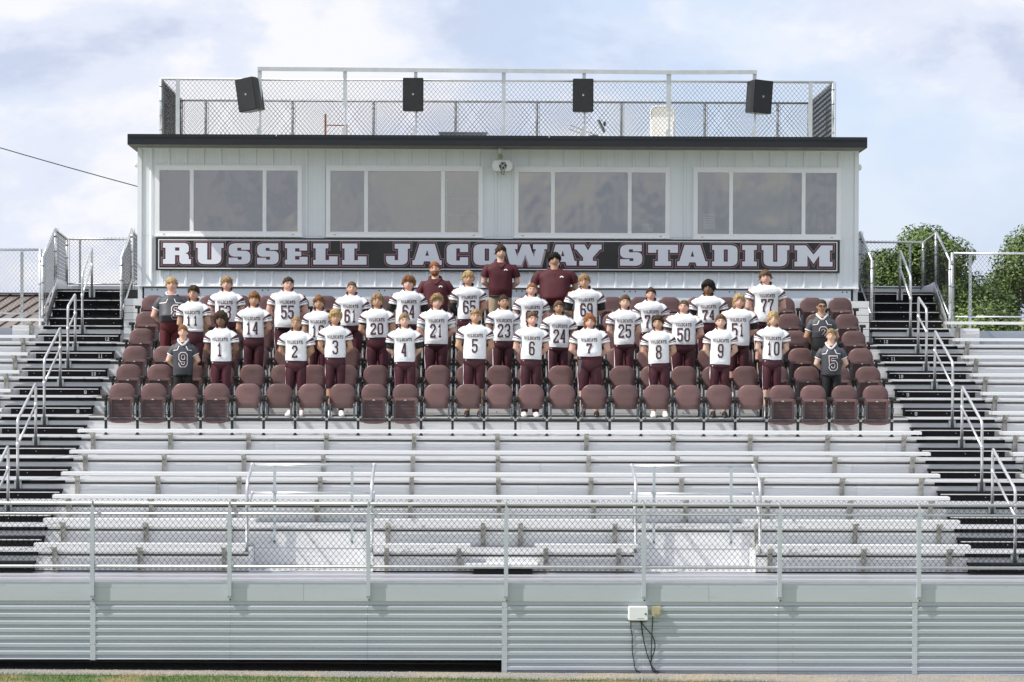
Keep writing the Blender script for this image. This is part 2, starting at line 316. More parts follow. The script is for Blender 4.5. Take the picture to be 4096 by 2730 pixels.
def offset_poly(poly, d):
    area = sum(poly[i-1][0]*poly[i][1]-poly[i][0]*poly[i-1][1] for i in range(len(poly))); sgn = 1 if area > 0 else -1; out = []; n = len(poly)
    for i in range(n):
        p0, p1, p2 = Vector(poly[i-1]), Vector(poly[i]), Vector(poly[(i+1) % n]); a = (p1-p0).normalized(); b = (p2-p1).normalized()
        n1 = Vector((a.y, -a.x))*sgn; n2 = Vector((b.y, -b.x))*sgn; m = n1+n2
        if m.length < 1e-4: m = n1.copy()
        m.normalize(); k = d/max(.42, m.dot(n1)); out.append(tuple(p1+m*k))
    return out
def glyph_mesh(name, polys, matname, y, parent, depth=.004):
    cu = bpy.data.curves.new(name, 'CURVE'); cu.dimensions = '2D'; cu.fill_mode = 'BOTH'; cu.extrude = depth/2
    for poly in polys:
        sp = cu.splines.new('POLY'); sp.points.add(len(poly)-1); sp.use_cyclic_u = True
        for q, (x, z) in zip(sp.points, poly): q.co = (x, z, 0, 1)
    t = bpy.data.objects.new('tmp', cu); COL.objects.link(t); bpy.context.view_layer.update()
    me = bpy.data.meshes.new_from_object(t.evaluated_get(bpy.context.evaluated_depsgraph_get())); bpy.data.objects.remove(t); bpy.data.curves.remove(cu)
    og = origin(parent); me.transform(Matrix.Translation((-og.x, y-og.y, -og.z)) @ Matrix.Rotation(R(90), 4, 'X')); me.materials.clear(); me.materials.append(MATS[matname]); me.name = name
    return mesh_obj(name, me, parent)
# thin stroke letters and block digits (centre lines)
STROKE = {
 '0': [[(0,.15),(0,.85),(.22,1),(.78,1),(1,.85),(1,.15),(.78,0),(.22,0),(0,.15)]],
 '1': [[(.12,.78),(.5,1),(.5,0)], [(.08,.01),(.92,.01)]],
 '2': [[(0,.74),(0,.87),(.22,1),(.78,1),(1,.87),(1,.66),(0,.12),(0,0),(1,0),(1,.16)]],
 '3': [[(0,.78),(0,.87),(.22,1),(.78,1),(1,.87),(1,.64),(.8,.53),(.36,.53)], [(.8,.51),(1,.4),(1,.13),(.78,0),(.22,0),(0,.13),(0,.22)]],
 '4': [[(.74,0),(.74,1),(.6,1),(0,.3),(1,.3)], [(.5,.01),(1,.01)]],
 '5': [[(1,.9),(1,1),(0,1),(0,.5),(.2,.6),(.78,.6),(1,.47),(1,.13),(.78,0),(.22,0),(0,.13),(0,.24)]],
 '6': [[(1,.76),(1,.87),(.78,1),(.22,1),(0,.85),(0,.13),(.22,0),(.78,0),(1,.13),(1,.44),(.78,.57),(.1,.57)]],
 '7': [[(0,.78),(0,1),(1,1),(1,.88),(.42,.34),(.42,0)], [(.18,.01),(.68,.01)]],
 '8': [[(.22,.55),(0,.66),(0,.87),(.22,1),(.78,1),(1,.87),(1,.66),(.78,.55),(.22,.55)], [(.22,.5),(0,.39),(0,.13),(.22,0),(.78,0),(1,.13),(1,.39),(.78,.5)]],
 '9': [[(0,.24),(0,.13),(.22,0),(.78,0),(1,.15),(1,.87),(.78,1),(.22,1),(0,.87),(0,.56),(.22,.43),(.9,.43)]],
 'W': [[(0,1),(.25,0),(.5,.85),(.75,0),(1,1)], [(-.14,1),(.16,1)], [(.84,1),(1.14,1)]],
 'I': [[(.5,0),(.5,1)], [(.2,0),(.8,0)], [(.2,1),(.8,1)]],
 'L': [[(.2,1),(.2,0),(1,0),(1,.28)], [(-.05,1),(.45,1)]],
 'D': [[(.12,0),(.12,1),(.72,1),(1,.8),(1,.2),(.72,0),(-.05,0)]],
 'C': [[(1,.7),(1,.85),(.78,1),(.22,1),(0,.85),(0,.15),(.22,0),(.78,0),(1,.15),(1,.3)]],
 'A': [[(.05,0),(.42,1),(.58,1),(.95,0)], [(.25,.33),(.75,.33)], [(-.12,0),(.22,0)], [(.78,0),(1.12,0)]],
 'T': [[(0,.72),(0,1),(1,1),(1,.72)], [(.5,1),(.5,0)], [(.28,0),(.72,0)]],
 'S': [[(1,.75),(1,.87),(.78,1),(.22,1),(0,.87),(0,.64),(.22,.53),(.78,.47),(1,.36),(1,.13),(.78,0),(.22,0),(0,.13),(0,.25)]],
}
def stroke_strip(pts, w):
    n = len(pts); P = [Vector(p) for p in pts]; L_ = []; R_ = []
    closed = (P[0]-P[-1]).length < 1e-6
    for i in range(n):
        if i == 0: a = b = (P[1]-P[0]).normalized(); a = (P[0]-P[-2]).normalized() if closed else a
        elif i == n-1: a = (P[-1]-P[-2]).normalized(); b = (P[1]-P[0]).normalized() if closed else a
        else: a = (P[i]-P[i-1]).normalized(); b = (P[i+1]-P[i]).normalized()
        n1 = Vector((-a.y, a.x)); n2 = Vector((-b.y, b.x)); m = (n1+n2)
        m = n1 if m.length < 1e-3 else m.normalized(); k = (w/2)/max(.5, m.dot(n1)); L_.append(P[i]+m*k); R_.append(P[i]-m*k)
    return L_, R_
def stroke_text(text, x0, x1, z0, z1, w, gap=.25, widths=None, seg=.03):
    """quads (list of 4 (x,z), level) for a word filling the box"""
    ws = [(widths or {}).get(c, 1.) for c in text]; cw = (x1-x0)/(sum(ws)+gap*(len(text)-1)); x = x0; out = []
    for c, k in zip(text, ws):
        for lv, st in enumerate(STROKE[c]):
            gx0, gx1 = x+w/2, x+cw*k-w/2; gz0, gz1 = z0+w/2, z1-w/2
            pts = [(gx0+(gx1-gx0)*a, gz0+(gz1-gz0)*b) for a, b in st]; A, B = stroke_strip(pts, w)
            for i in range(len(pts)-1):
                ln = (Vector(pts[i+1])-Vector(pts[i])).length; m = max(1, int(ln/seg))
                for j in range(m):
                    t0, t1 = j/m, (j+1)/m; out.append(([A[i].lerp(A[i+1], t0), A[i].lerp(A[i+1], t1), B[i].lerp(B[i+1], t1), B[i].lerp(B[i+1], t0)], lv))
        x += cw*(k+gap)
    return out
ORD = ['', 'first', 'second', 'third', 'fourth', 'fifth', 'sixth', 'seventh', 'eighth', 'ninth', 'tenth', 'eleventh', 'twelfth', 'thirteenth']

# ================================================================ SETTING
T = .838; RISE = .2867
DK = lambda n: (n-8)*RISE + 2.960
NY = lambda n: (n-8)*T - .538
YN = lambda n: (n-8)*T
gz = lambda x: -.005*x
m = MB(); m.add([(-400, -300, gz(-12)), (-12, -300, gz(-12)), (12, -300, gz(12)), (400, -300, gz(12)), (-400, 900, gz(-12)), (-12, 900, gz(-12)), (12, 900, gz(12)), (400, 900, gz(12))], [(0, 1, 5, 4), (1, 2, 6, 5), (2, 3, 7, 6)])
ground = m.build('ground', 'turf'); ground['kind'] = 'structure'
# gravel strip with a ragged edge against the grass
m = MB(); n = 120; vs = []; fs = []
for i in range(n+1):
    x = -12+24*i/n; e = -6.86 - .07*noise.noise((x*.9, 1, 0)) - .05*noise.noise((x*4, 3, 0)) - .03*max(0, x+4)
    for y in (e, -6.5, -6.345+.03*noise.noise((x*3, 7, 0))): vs.append((x, y, gz(x)+.006))
for i in range(n):
    for k in range(2): a = i*3+k; fs.append((a, a+3, a+4, a+1))
m.add(vs, fs); gv = m.build('gravel_path', 'gravel'); gv['kind'] = 'structure'
m = MB(); m.add([(-12, -6.42, gz(-12)+.003), (12, -6.42, gz(12)+.003), (12, 9, gz(12)+.003), (-12, 9, gz(-12)+.003)], [(0, 1, 2, 3)]); ea = m.build('shaded_earth', 'earth_shade'); ea['kind'] = 'structure'  # dark ground sheet, shade under the skirt painted in
rg = random.Random(3)
m = MB()
for i in range(7000):
    x = rg.uniform(-9.2, 9.6); y = rg.uniform(-6.9-.03*max(0, x+4), -6.36); s = rg.uniform(.006, .017); c = Vector((x, y, gz(x)+.008)); a = rg.uniform(0, 6.28)
    vs = [c+Vector((math.cos(a+k*1.5708)*s, math.sin(a+k*1.5708)*s*rg.uniform(.6, 1), 0)) for k in range(4)] + [c+Vector((rg.uniform(-.3, .3)*s, rg.uniform(-.3, .3)*s, s*rg.uniform(.5, .9)))]
    m.add(vs, [(0, 1, 4), (1, 2, 4), (2, 3, 4), (3, 0, 4)])
tag(m.build('gravel_stones', 'stone'), 'loose pale gravel stones lying along the foot of the metal skirt', 'gravel', kind='stuff')
m = MB()
for i in range(15000):
    x = rg.uniform(-9, 3.5) if i % 4 else rg.uniform(-9, 9); y = -6.80 - rg.random()**1.3*.75 - .03*max(0, x+4) - .06*noise.noise((x*.9, 1, 0)); h = rg.uniform(.02, .055); a = rg.uniform(0, 6.28); w = .004
    c = Vector((x, y, gz(x))); d = Vector((math.cos(a), math.sin(a), 0)); lean = Vector((rg.uniform(-.6, .6), rg.uniform(-.6, .6), 0))*h
    dry = noise.noise((x*1.1, y*2, 5)) > .12
    m.add([c-d*w, c+d*w, c+lean+Vector((0, 0, h))], [(0, 1, 2)], 1 if dry else 0)
tag(m.build('grass', ['grass_blade', 'straw']), 'short mown grass with dry patches in front of the gravel', 'grass', kind='stuff')

# ---------------------------------------------------------------- grandstand
gs = thing('grandstand', 'tiered aluminium grandstand with corrugated metal skirt and black aisle steps', 'grandstand', (0, -6.3, 0))
XE = 10.6; ADA = ((-3.65, -1.87), (1.90, 3.65))
def spans(x0, x1, holes):
    out = []; x = x0
    for a, b in holes: out.append((x, a)); x = b
    return out + [(x, x1)]
def plank(x0, x1, y0, y1, z1, **kw):
    for a, b in cuts(x0, x1, int(y0*100)+3): plank1(a, b, y0, y1, z1, **kw)
def plank1(x0, x1, y0, y1, z1, th=.045, name='deck_plank', mt='alum_deck'):
    m = MB(); m.box(x0, x1, y0, y1, z1-th, z1); k = 3
    for i in range(k):                      # raised tread ribs along the board
        y = y0+(y1-y0)*(i+.5)/k; m.box(x0+.002, x1-.002, y-.02, y+.02, z1, z1+.003)
    return m.build(name, mt, gs)
def cuts(x0, x1, seed):
    r_ = random.Random(seed); xs = [x0]; x = math.floor(x0/4.9)*4.9+r_.uniform(0, 2.4)
    while x < x1-.9:
        if x > x0+.9: xs.append(x)
        x += 4.9
    xs.append(x1); return [(a+(.0015 if a != x0 else 0), b-(.0015 if b != x1 else 0)) for a, b in zip(xs[:-1], xs[1:])]
def riser(x0, x1, n, zlo=None):
    for k, (a, b) in enumerate(cuts(x0, x1, n*17+int(x0*10))): riser1(a, b, n, zlo)
def riser1(x0, x1, n, zlo=None):
    y = NY(n); z1 = DK(n); z0 = DK(n-1)+.004 if zlo is None else zlo
    m = MB(); m.box(x0, x1, y-.012, y+.0, z1-.022, z1+.001); m.build('deck_nose', 'alum_seat', gs)
    m = MB(); m.box(x0, x1, y+.012, y+.022, z1-.072, z1-.024); m.build('riser_strip', 'alum_grime_shade', gs)
    m = MB(); zz = z1-.074; h = (zz-z0)
    m.box(x0, x1, y+.006, y+.020, zz-.035, zz); m.box(x0, x1, y+.010, y+.020, zz-.041, zz-.035); m.box(x0, x1, y+.006, y+.020, z0+.03, zz-.041); m.box(x0, x1, y+.009, y+.020, z0, z0+.028)
    m.build('riser_board', 'alum', gs)
for i in range(3):
    y = -6.27+i*.514; plank(-XE, XE, y+.03, y+.485, DK(2)-.012, mt='walk_deck')
    for a, b in cuts(-XE, XE, i+90): m = MB(); m.box(a, b, y, y+.03, DK(2)-.05, DK(2)+.004); m.build('plank_lip', 'alum_seat', gs)
for a, b in ADA:
    for i in range(3): plank(a+.004, b-.004, NY(3)+i*.279+.003, NY(3)+i*.279+.274, DK(2))
for n in range(3, 14):
    sp = spans(-XE, XE, ADA) if n == 3 else ([(-XE, -6.7), (-6.698, 6.698), (6.7, XE)] if n >= 9 else [(-XE, XE)])
    for a, b in sp:
        for i in range(3): plank(a, b, NY(n)+i*.2793+.001, NY(n)+i*.2793+.275, DK(n), **({'mt': 'deck_grime_shade'} if n >= 9 and -6.9 < a < 6 else {}))
        riser(a, b, n)
for a, b in ADA:
    m = MB(); m.box(a+.01, b-.01, NY(4)+.004, NY(4)+.012, DK(2)+.004, DK(2)+.25); m.build('riser_board', 'alum', gs)
    m = MB(); m.box(a+.01, b-.01, NY(4)-.002, NY(4)+.004, DK(2)+.256, DK(3)+.05); m.build('riser_board', 'alum', gs)
    for x in (a, b):
        m = MB(); m.box(x-.006, x+.006, NY(3), NY(4), DK(2), DK(3)); m.build('bay_cheek', 'alum', gs)
# small bolts on the riser boards
m = MB()
for n in range(3, 14):
    x = -6.5+.13*(n % 4)
    while x < 6.6:
        if not (n == 3 and any(a-.05 < x < b+.05 for a, b in ADA)): m.ball((x, NY(n)+.004, DK(n)-.235), .009, .006, .009, 6, 4)
        x += .62
m.build('riser_bolts', 'bolt_dark', gs, kind='stuff')
# aisles: black half steps, black nosings, row numbers
for sx in (-1, 1):
    xi, xo = sx*6.72, sx*8.04; xa, xb = min(xi, xo), max(xi, xo)
    for n in range(2, 14):
        y1 = NY(n+1)-.002; y0 = y1-.27; zt = DK(n)+.143
        st = MB(); st.box(xa, xb, y0+.02, y1, DK(n)+.004, zt-.032); so_ = st.build('aisle_step', 'black_step', gs)
        e = .10
        q = MB(); q.box(xa-(e if sx < 0 else .02), xb+(e if sx > 0 else .02), y0, y1, zt-.030, zt); q.build('step_tread', 'black_step', so_)
        q = MB(); q.box(xa-(e if sx < 0 else 0), xb+(e if sx > 0 else 0), y0-.003, y0+.016, zt-.044, zt-.0305); q.build('step_stripe', 'white_line', so_)
        for bx in (-.9, .05, .9):
            x = (xa+xb)/2+bx*.62
            q = MB(); q.ball((x, y0+.018, DK(n)+.06), .008, .005, .008, 6, 4); q.build('step_bolt', 'bolt', so_)
        if n >= 5 and n <= 13:
            txt = str(n-1); w = .034*len(txt)+.008; xn = xi-sx*.0; x0 = (xi-.19-w) if sx > 0 and False else (xi-.24 if sx < 0 else xi+.16)
            if n < 9: x0 = xi-.085 if sx < 0 else xi+.05
            q = MB()
            for quad, lv in stroke_text(txt, x0, x0+w, DK(n)+.022, DK(n)+.082, .010, .3):
                q.add([(p.x, y0+.017-lv*.0008, p.y) for p in quad], [(0, 1, 2, 3)])
            q.build('row_number', 'white_line', so_)
    for n in range(3, 15):
        q = MB(); q.box(xa-.05, xb+.05, NY(n)-.017, NY(n)-.0125, DK(n)-.068, DK(n)-.016); q.build('aisle_nosing', 'black_step', gs)
    m = MB(); m.box(xa-.6 if sx < 0 else xa, xb if sx < 0 else xb+.6, NY(14)+.0, 4.80, DK(14)-.05, DK(14)); m.build('deck_plank', 'alum', gs)
    m = MB(); m.box(xa-.6 if sx < 0 else xa, xb if sx < 0 else xb+.6, NY(14)+.002, NY(14)+.014, DK(13)+.004, DK(14)-.052); m.build('riser_board', 'alum', gs)
    for k, (z, y) in enumerate(((4.842, 4.80), (5.003, 5.10), (5.168, 5.40), (5.333, 5.70))):
        y1 = y+.30 if k < 3 else 7.36
        st = MB(); st.box(xa+.01, xb-.02, y+.02, y1+.018, 4.60, z-.032); so_ = st.build('stair_step', 'black_step', gs)
        q = MB(); q.box(xa+.01, xb-.02, y, y1+.018, z-.030, z); q.build('step_tread', 'black_step', so_)
        q = MB(); q.box(xa+.01, xb-.02, y-.003, y+.016, z-.044, z-.0305); q.build('step_stripe', 'white_line', so_)
        for bx in (-.55, 0, .5):
            q = MB(); q.ball(((xa+xb)/2+bx, y+.018, z-.115), .008, .005, .008, 6, 4); q.build('step_bolt', 'bolt', so_)
    xs = sx*8.055
    m = MB(); m.prismx([(4.55, 4.68), (4.75, 4.68), (5.86, 5.30), (5.86, 5.52), (4.55, 4.86)], xs-.012, xs+.012); m.build('stair_stringer', 'galv', gs)
    m = MB(); m.prismx([(5.87, 5.335), (7.36, 5.335), (7.36, 5.38), (5.87, 5.52)], xs-.012, xs+.012); m.build('landing_toeboard', 'alum_seat', gs)
    m = MB(); m.box(min(xs, sx*6.7), max(xs, sx*6.7), 7.36, 7.39, 4.9, 5.41); m.build('landing_toeboard', 'alum_seat', gs)
# boards behind the last row, below the press box
for i in range(6):
    m = MB(); m.box(-6.66, 6.66, NY(14)+.02, NY(14)+.045, DK(13)+.01+i*.128, DK(13)+.13+i*.128); m.build('back_board', 'alum_seat', gs)
# unseen panels added at both ends and the back to keep the undercroft dark
for sx in (-1, 1):
    m = MB(); m.prismx([(-6.25, .01-.05), (8.6, -.05), (8.6, 4.6), (4.3, 4.6), (-6.25, 1.18)], sx*10.55-.01, sx*10.55+.01); m.build('end_light_block', 'skirt', gs)
m = MB(); m.box(-10.5, 10.5, 8.58, 8.6, -.05, 4.6); m.build('rear_light_block', 'skirt', gs)
# fascia and corrugated skirt
YF = -6.30
for x0, x1 in ((-10.6, -2.765), (-2.762, 2.832), (2.835, 10.6)):
    m = MB(); m.box(x0, x1, YF, YF+.02, 1.17, 1.236); m.box(x0, x1, YF-.006, YF+.02, .985, 1.165); m.box(x0, x1, YF+.003, YF+.02, 1.165, 1.17); m.build('fascia_board', 'fascia_metal', gs)
m = MB(); m.box(-10.6, 10.6, YF+.012, YF+.03, .935, .984); m.build('skirt_rail', 'fascia_metal', gs)
def corrugated(x0, x1, ztop, zbot):
    for k in range(max(1, round((x1-x0)/1.9))):
        n_ = max(1, round((x1-x0)/1.9)); a = x0+(x1-x0)*k/n_; corr1(a, a+(x1-x0)/n_-.002, ztop, zbot, .0012*(k % 2))
def corr1(x0, x1, ztop, zbot, ofs):
    m = MB(); pts = []; z = ztop; p = .1035
    while z > zbot+.001:
        for dz, dy in ((0, 0), (.006, 0), (.030, -.024), (.070, -.024), (.088, 0)):
            if z-dz > zbot: pts.append((YF+.022+dy-ofs, z-dz))
        z -= p
    pts.append((YF+.01, zbot)); vs = []; fs = []
    for y, z in pts: vs += [(x0, y, z), (x1, y, z)]
    for i in range(len(pts)-1): fs.append((2*i, 2*i+1, 2*i+3, 2*i+2))
    m.add(vs, fs); return m.build('skirt_panel', 'skirt', gs)
PS = (-5.667, .009, 5.690)
for x0, x1, zb in ((-10.55, PS[0], .168), (PS[0], PS[1], .168), (PS[1], PS[2], gz(3)-.028), (PS[2], 10.55, gz(6)-.02)): corrugated(x0, x1, .932, zb)
for x, zb in ((PS[0], .165), (PS[1], -.045), (PS[2], -.055)):
    m = MB(); m.box(x-.038, x+.038, YF-.004, YF+.006, zb, .978); c = m.build('skirt_post', 'fascia_metal', gs)
    for k in range(4):
        for s in (-.03, .03): q = MB(); q.ball((x+s, YF-.005, .9-k*.26), .005, .004, .005, 6, 4); q.build('screw', 'bolt_dark', c)
m = MB()
for x in (-3.75, 1.95, 4.0, -7.4):
    for k in range(8): m.ball((x, YF-.001, .88-k*.1035), .006, .005, .006, 6, 4)
m.build('skirt_screws', 'bolt_dark', gs, kind='stuff')

# ---------------------------------------------------------------- benches
BX = [-6.48, -5.25, -4.01, -2.77, -1.37, -.04, 1.38, 2.77, 4.0, 5.24, 6.46]
def bench(n, x0, x1, brs, label, group):
    y = YN(n); zt = DK(n)+.41
    t = thing('bench', label, 'bench', ((x0+x1)/2, y+.15, DK(n)), group)
    m = MB(); m.box(x0, x1, y, y+.245, zt-.046, zt)
    for i in range(5): m.box(x0+.003, x1-.003, y+.022+i*.045, y+.05+i*.045, zt, zt+.002)
    m.build('seat_plank', 'alum_seat', t)
    for e, s in ((x0, -1), (x1, 1)):
        q = MB(); q.box(min(e, e+s*.006), max(e, e+s*.006), y-.002, y+.247, zt-.05, zt+.003); q.build('end_cap', 'bracket', t)
    for bx in brs:
        q = MB(); q.box(bx-.035, bx+.035, NY(n+1)-.022, NY(n+1)-.018, DK(n)+.004, zt-.075)
        q.box(bx-.035, bx-.029, NY(n+1)-.055, NY(n+1)-.0222, DK(n)+.004, zt-.075); q.box(bx+.029, bx+.035, NY(n+1)-.055, NY(n+1)-.0222, DK(n)+.004, zt-.075)
        q.prismx([(y+.03, zt-.048), (NY(n+1)-.02, zt-.048), (NY(n+1)-.02, zt-.14), (NY(n+1)-.06, zt-.14), (y+.03, zt-.062)], bx-.031, bx+.031)
        q.ball((bx, NY(n+1)-.026, zt-.17), .014, .01, .014, 8, 5); q.ball((bx, NY(n+1)-.026, DK(n)+.03), .014, .01, .014, 8, 5)
        q.build('bracket', 'bracket', t)
rowname = {7: 'directly below the maroon chairs', 6: 'second below the maroon chairs', 5: 'third below the maroon chairs', 4: 'fourth below the chairs, lowest unbroken bench'}
for n in range(4, 8): bench(n, -6.686, 6.70, BX, 'full width aluminium bench, ' + rowname[n], 'aluminium benches of the middle section')
G3 = 'short aluminium benches beside the wheelchair bays'
bench(3, -6.686, -3.60, [-6.44, -5.23, -4.0], 'upper short bench left of the left wheelchair bay, behind the front fence', G3)
bench(3, -1.87, 1.90, [-1.68, -.28, .27, 1.66], 'upper short bench between the two wheelchair bays', G3)
bench(3, 3.53, 6.70, [3.75, 5.2, 6.44], 'upper short bench right of the right wheelchair bay, behind the front fence', G3)
bench(2, -6.686, -3.67, [-6.43, -5.21, -4.0], 'lowest bench left of the left wheelchair bay, behind the front fence', G3)
bench(2, -1.87, -.467, [-1.67, -.63], 'lowest bench between left wheelchair bay and small middle step', G3)
bench(2, .46, 1.93, [.62, 1.67], 'lowest bench between small middle step and right wheelchair bay', G3)
bench(2, 3.65, 6.70, [3.85, 5.2, 6.44], 'lowest bench right of the right wheelchair bay, behind the front fence', G3)
SB = 'aluminium benches beyond the aisles'
for n in range(8, 14):
    bench(n, -XE, -8.04, [-8.3, -9.5], 'bench left of the left aisle, ' + ('topmost of its stack' if n == 13 else ORD[14-n]+' from the top'), SB)
for n in range(5, 14):
    bench(n, 7.99, XE, [8.25, 9.5], 'bench right of the right aisle, ' + ('topmost of its stack' if n == 13 else ORD[14-n]+' from the top'), SB)
# small middle step up from the walkway
st = MB(); st.box(-.42, .42, -5.12, NY(3)-.002, DK(2)+.004, DK(2)+.118); so_ = st.build('middle_step', 'black_step', gs)
q = MB(); q.box(-.55, .50, -5.14, NY(3)-.002, DK(2)+.12, DK(2)+.143); q.build('step_tread', 'alum_seat', so_)

# ---------------------------------------------------------------- front fence
fe = thing('front_fence', 'chain link guard fence with galvanised rails along the front walkway', 'fence', (0, -6.33, .98))
PX = [-7.575, -5.668, -3.783, -1.871, .027, 1.928, 3.807, 5.735, 7.64]
for x in PX:
    m = MB(); m.prism([(x-.028, 1.06), (x+.028, 1.06), (x+.028, 2.22), (x+.022, 2.30), (x-.014, 2.30), (x-.028, 2.16)], YF-.075, YF-.068); m.box(x-.028, x-.023, YF-.068, YF-.007, 1.05, 2.15); m.box(x+.023, x+.028, YF-.068, YF-.007, 1.05, 2.15)
    m.prism([(x-.012, .99), (x+.028, .99), (x+.028, 1.059), (x-.028, 1.059)], YF-.06, YF-.0065); p = m.build('post', 'fascia_metal', fe)
    q = MB(); q.ball((x+.01, YF-.062, 1.01), .013, .01, .013, 8, 5); q.build('bolt', 'bolt_dark', p)
    q = MB(); q.tube([(x, YF-.066, 2.331), (x+.001, YF-.066, 2.331)], .03, 8); q.box(x-.012, x+.012, YF-.07, YF-.04, 2.30, 2.365); q.build('rail_strap', 'galv', p)
for nm, z, r, y in (('top_rail', 2.331, .024, YF-.045), ('middle_rail', 2.190, .017, YF-.03), ('bottom_rail', 1.464, .021, YF-.045)):
    m = MB(); m.tube([(-10.6, y, z), (10.6, y, z)], r, 12); m.build(nm, 'galv', fe, True)
m = MB(); chain_link(m, (-9.0, YF-.052+.034, 1.415), (18.0, 0, 0), (0, 0, .975)); m.build('wire_mesh', 'wire', fe, kind='stuff')
m = MB()
for i in range(58):
    x = -9+i*.315; z = 2.331 if i % 2 else 1.464; r = .027
    m.tube([(x+.004*math.cos(a*.785), YF-.045+r*math.sin(a*.785), z+r*math.cos(a*.785)) for a in range(9)], .0022, 3, False)
m.build('tie_wires', 'galv', fe, kind='stuff')

# guard rails round the two wheelchair bays
for a, b, lab in ((-3.665, -1.88, 'left'), (1.905, 3.69, 'right')):
    t = thing('guard_rail', 'white tubular guard rail around the %s wheelchair bay' % lab, 'railing', ((a+b)/2, NY(4), DK(2)), 'guard rails round the wheelchair bays')
    yb = NY(4)-.07; yf = -4.90
    for x, s in ((a, 1), (b, -1)):
        m = MB(); m.tube([(x, yf, DK(3)), (x, yf, 2.40), (x, yf+.03, 2.48), (x, yf+.12, 2.56), (x, yb-.04, 2.715), (x, yb, 2.722)], .024, 10); m.build('end_post', 'galv', t, True)
        m = MB(); m.tube([(x, yf, 2.06), (x, yb-.02, 2.31)], .017, 8); m.build('side_rail', 'galv', t, True)
        m = MB(); m.ball((x, yb, 2.722), .034, .034, .034); m.ball((x, yb, 2.31), .028, .028, .028); m.build('elbow_fitting', 'galv', t, True)
        m = MB(); m.box(x-.05, x+.05, yf-.05, yf+.05, DK(3), DK(3)+.008); m.build('foot_plate', 'bracket', t)
        xp = x+s*.325
        m = MB(); m.box(xp-.02, xp+.02, yb-.02, yb+.015, 1.56, 2.70); m.build('flat_post', 'fascia_metal', t)
        m = MB(); m.ball((xp, yb-.024, 1.60), .014, .01, .014, 8, 5); m.build('bolt', 'bolt_dark', t)
    m = MB(); m.tube([(a, yb, 2.722), (b, yb, 2.722)], .021, 10); m.build('top_rail', 'galv', t, True)
    m = MB(); m.tube([(a, yb, 2.31), (b, yb, 2.31)], .019, 10); m.build('middle_rail', 'galv', t, True)

# ---------------------------------------------------------------- aisle handrails
HR = [('topmost', 14, None), ('second from the top', 12, 13), ('third from the top', 9, 11), ('fourth from the top', 6, 8), ('lowest', 3, 5)]
for sx, side in ((-1, 'left'), (1, 'right')):
    for nm, nf, nr in HR:
        x = sx*7.39; y0 = NY(nf)-.05; zf = DK(nf); y1, zr = (5.63, 5.333) if nr is None else (NY(nr)-.05, DK(nr))
        t = thing('handrail', '%s bent tube handrail of the %s aisle' % (nm, side), 'handrail', (x, y0, zf-.14), 'tubular handrails down the aisles')
        top = zr+(.75 if nr is None else .83); bend = zf+.90
        m = MB(); path = [(x, y0, zf-.14), (x, y0, bend-.06), (x, y0+.01, bend-.02), (x, y0+.035, bend+.025)]
        sl_ = (top-.03-bend)/(y1-.1-y0); path += [(x, y1-.16, bend+.02+sl_*(y1-.16-y0-.03)), (x, y1-.09, top-.012), (x, y1-.04, top), (x, y1-.012, top-.03), (x, y1, top-.10), (x, y1, zr-.14)]
        m.tube(path, .0225, 10); m.build('rail_tube', 'galv', t, True)
        jf, jr = zf+.53, zr+(.44 if nr is None else .50)
        m = MB(); m.tube([(x, y0, jf), (x, y1, jr)], .0185, 8); m.build('brace_tube', 'galv', t, True)
        for y, z in ((y0, jf), (y1, jr)):
            m = MB(); m.tube([(x, y, z-.035), (x, y, z+.035)], .029, 10); m.build('tee_fitting', 'galv', t, True)
        for y, z in ((y0, zf), (y1, zr)):
            m = MB(); m.box(x-.055, x+.055, y+.024, y+.030, z-.145, z-.003)
            for s in (-.043, .043): m.box(x+s-.012, x+s+.012, y+.014, y+.024, z-.145, z-.003)
            p = m.build('base_bracket', 'galv', t)
            for s in (-.043, .043): q = MB(); q.ball((x+s, y+.012, z-.03), .009, .006, .009, 6, 4); q.build('bolt', 'bolt_dark', p)
# ---------------------------------------------------------------- fences at the top of the aisles
def fence_panel(t, a, b, za0, za1, zb0, zb1):
    """chain link between a and b (x,y); bottom and top heights at both ends"""
    A, B = Vector((*a, 0)), Vector((*b, 0)); m = MB(); m.tube([(*a, za1), (*b, zb1)], .021, 8); m.build('top_rail', 'galv', t, True)
    m = MB(); m.tube([(*a, za0), (*b, zb0)], .017, 8); m.build('bottom_rail', 'galv', t, True)
    m = MB(); d = B-A; L = d.length; nu = int(L/.072); w = []
    for i in range(nu):
        for ph in (0, 1):
            p = []
            for j in range(27):
                f = j/26; s = j % 2; u = min(1, (i*.072+.018+(s if ph == 0 else 2-s)*.036)/L); q = A+d*u; p.append((q.x, q.y+.003*(1 if s else -1), (za0+(zb0-za0)*u)*(1-f)+(za1+(zb1-za1)*u+.03)*f))
            m.tube(p, .0028, 3, False)
    m.build('wire_mesh', 'wire', t, kind='stuff')
def fpost(t, x, y, z0, z1, r=.026, mt='galv'):
    m = MB(); m.tube([(x, y, z0), (x, y, z1)], r, 10); p = m.build('post', mt, t, True)
    for k in range(4):
        z = z0+(z1-z0)*(.12+.25*k); q = MB(); q.tube([(x, y, z-.012), (x, y, z+.012)], r+.005, 8); q.build('clamp', 'galv_dark', p, True)
    q = MB(); q.box(x+.045, x+.052, y-.004, y+.004, z0, z1); q.build('tension_bar', 'galv_dark', p)
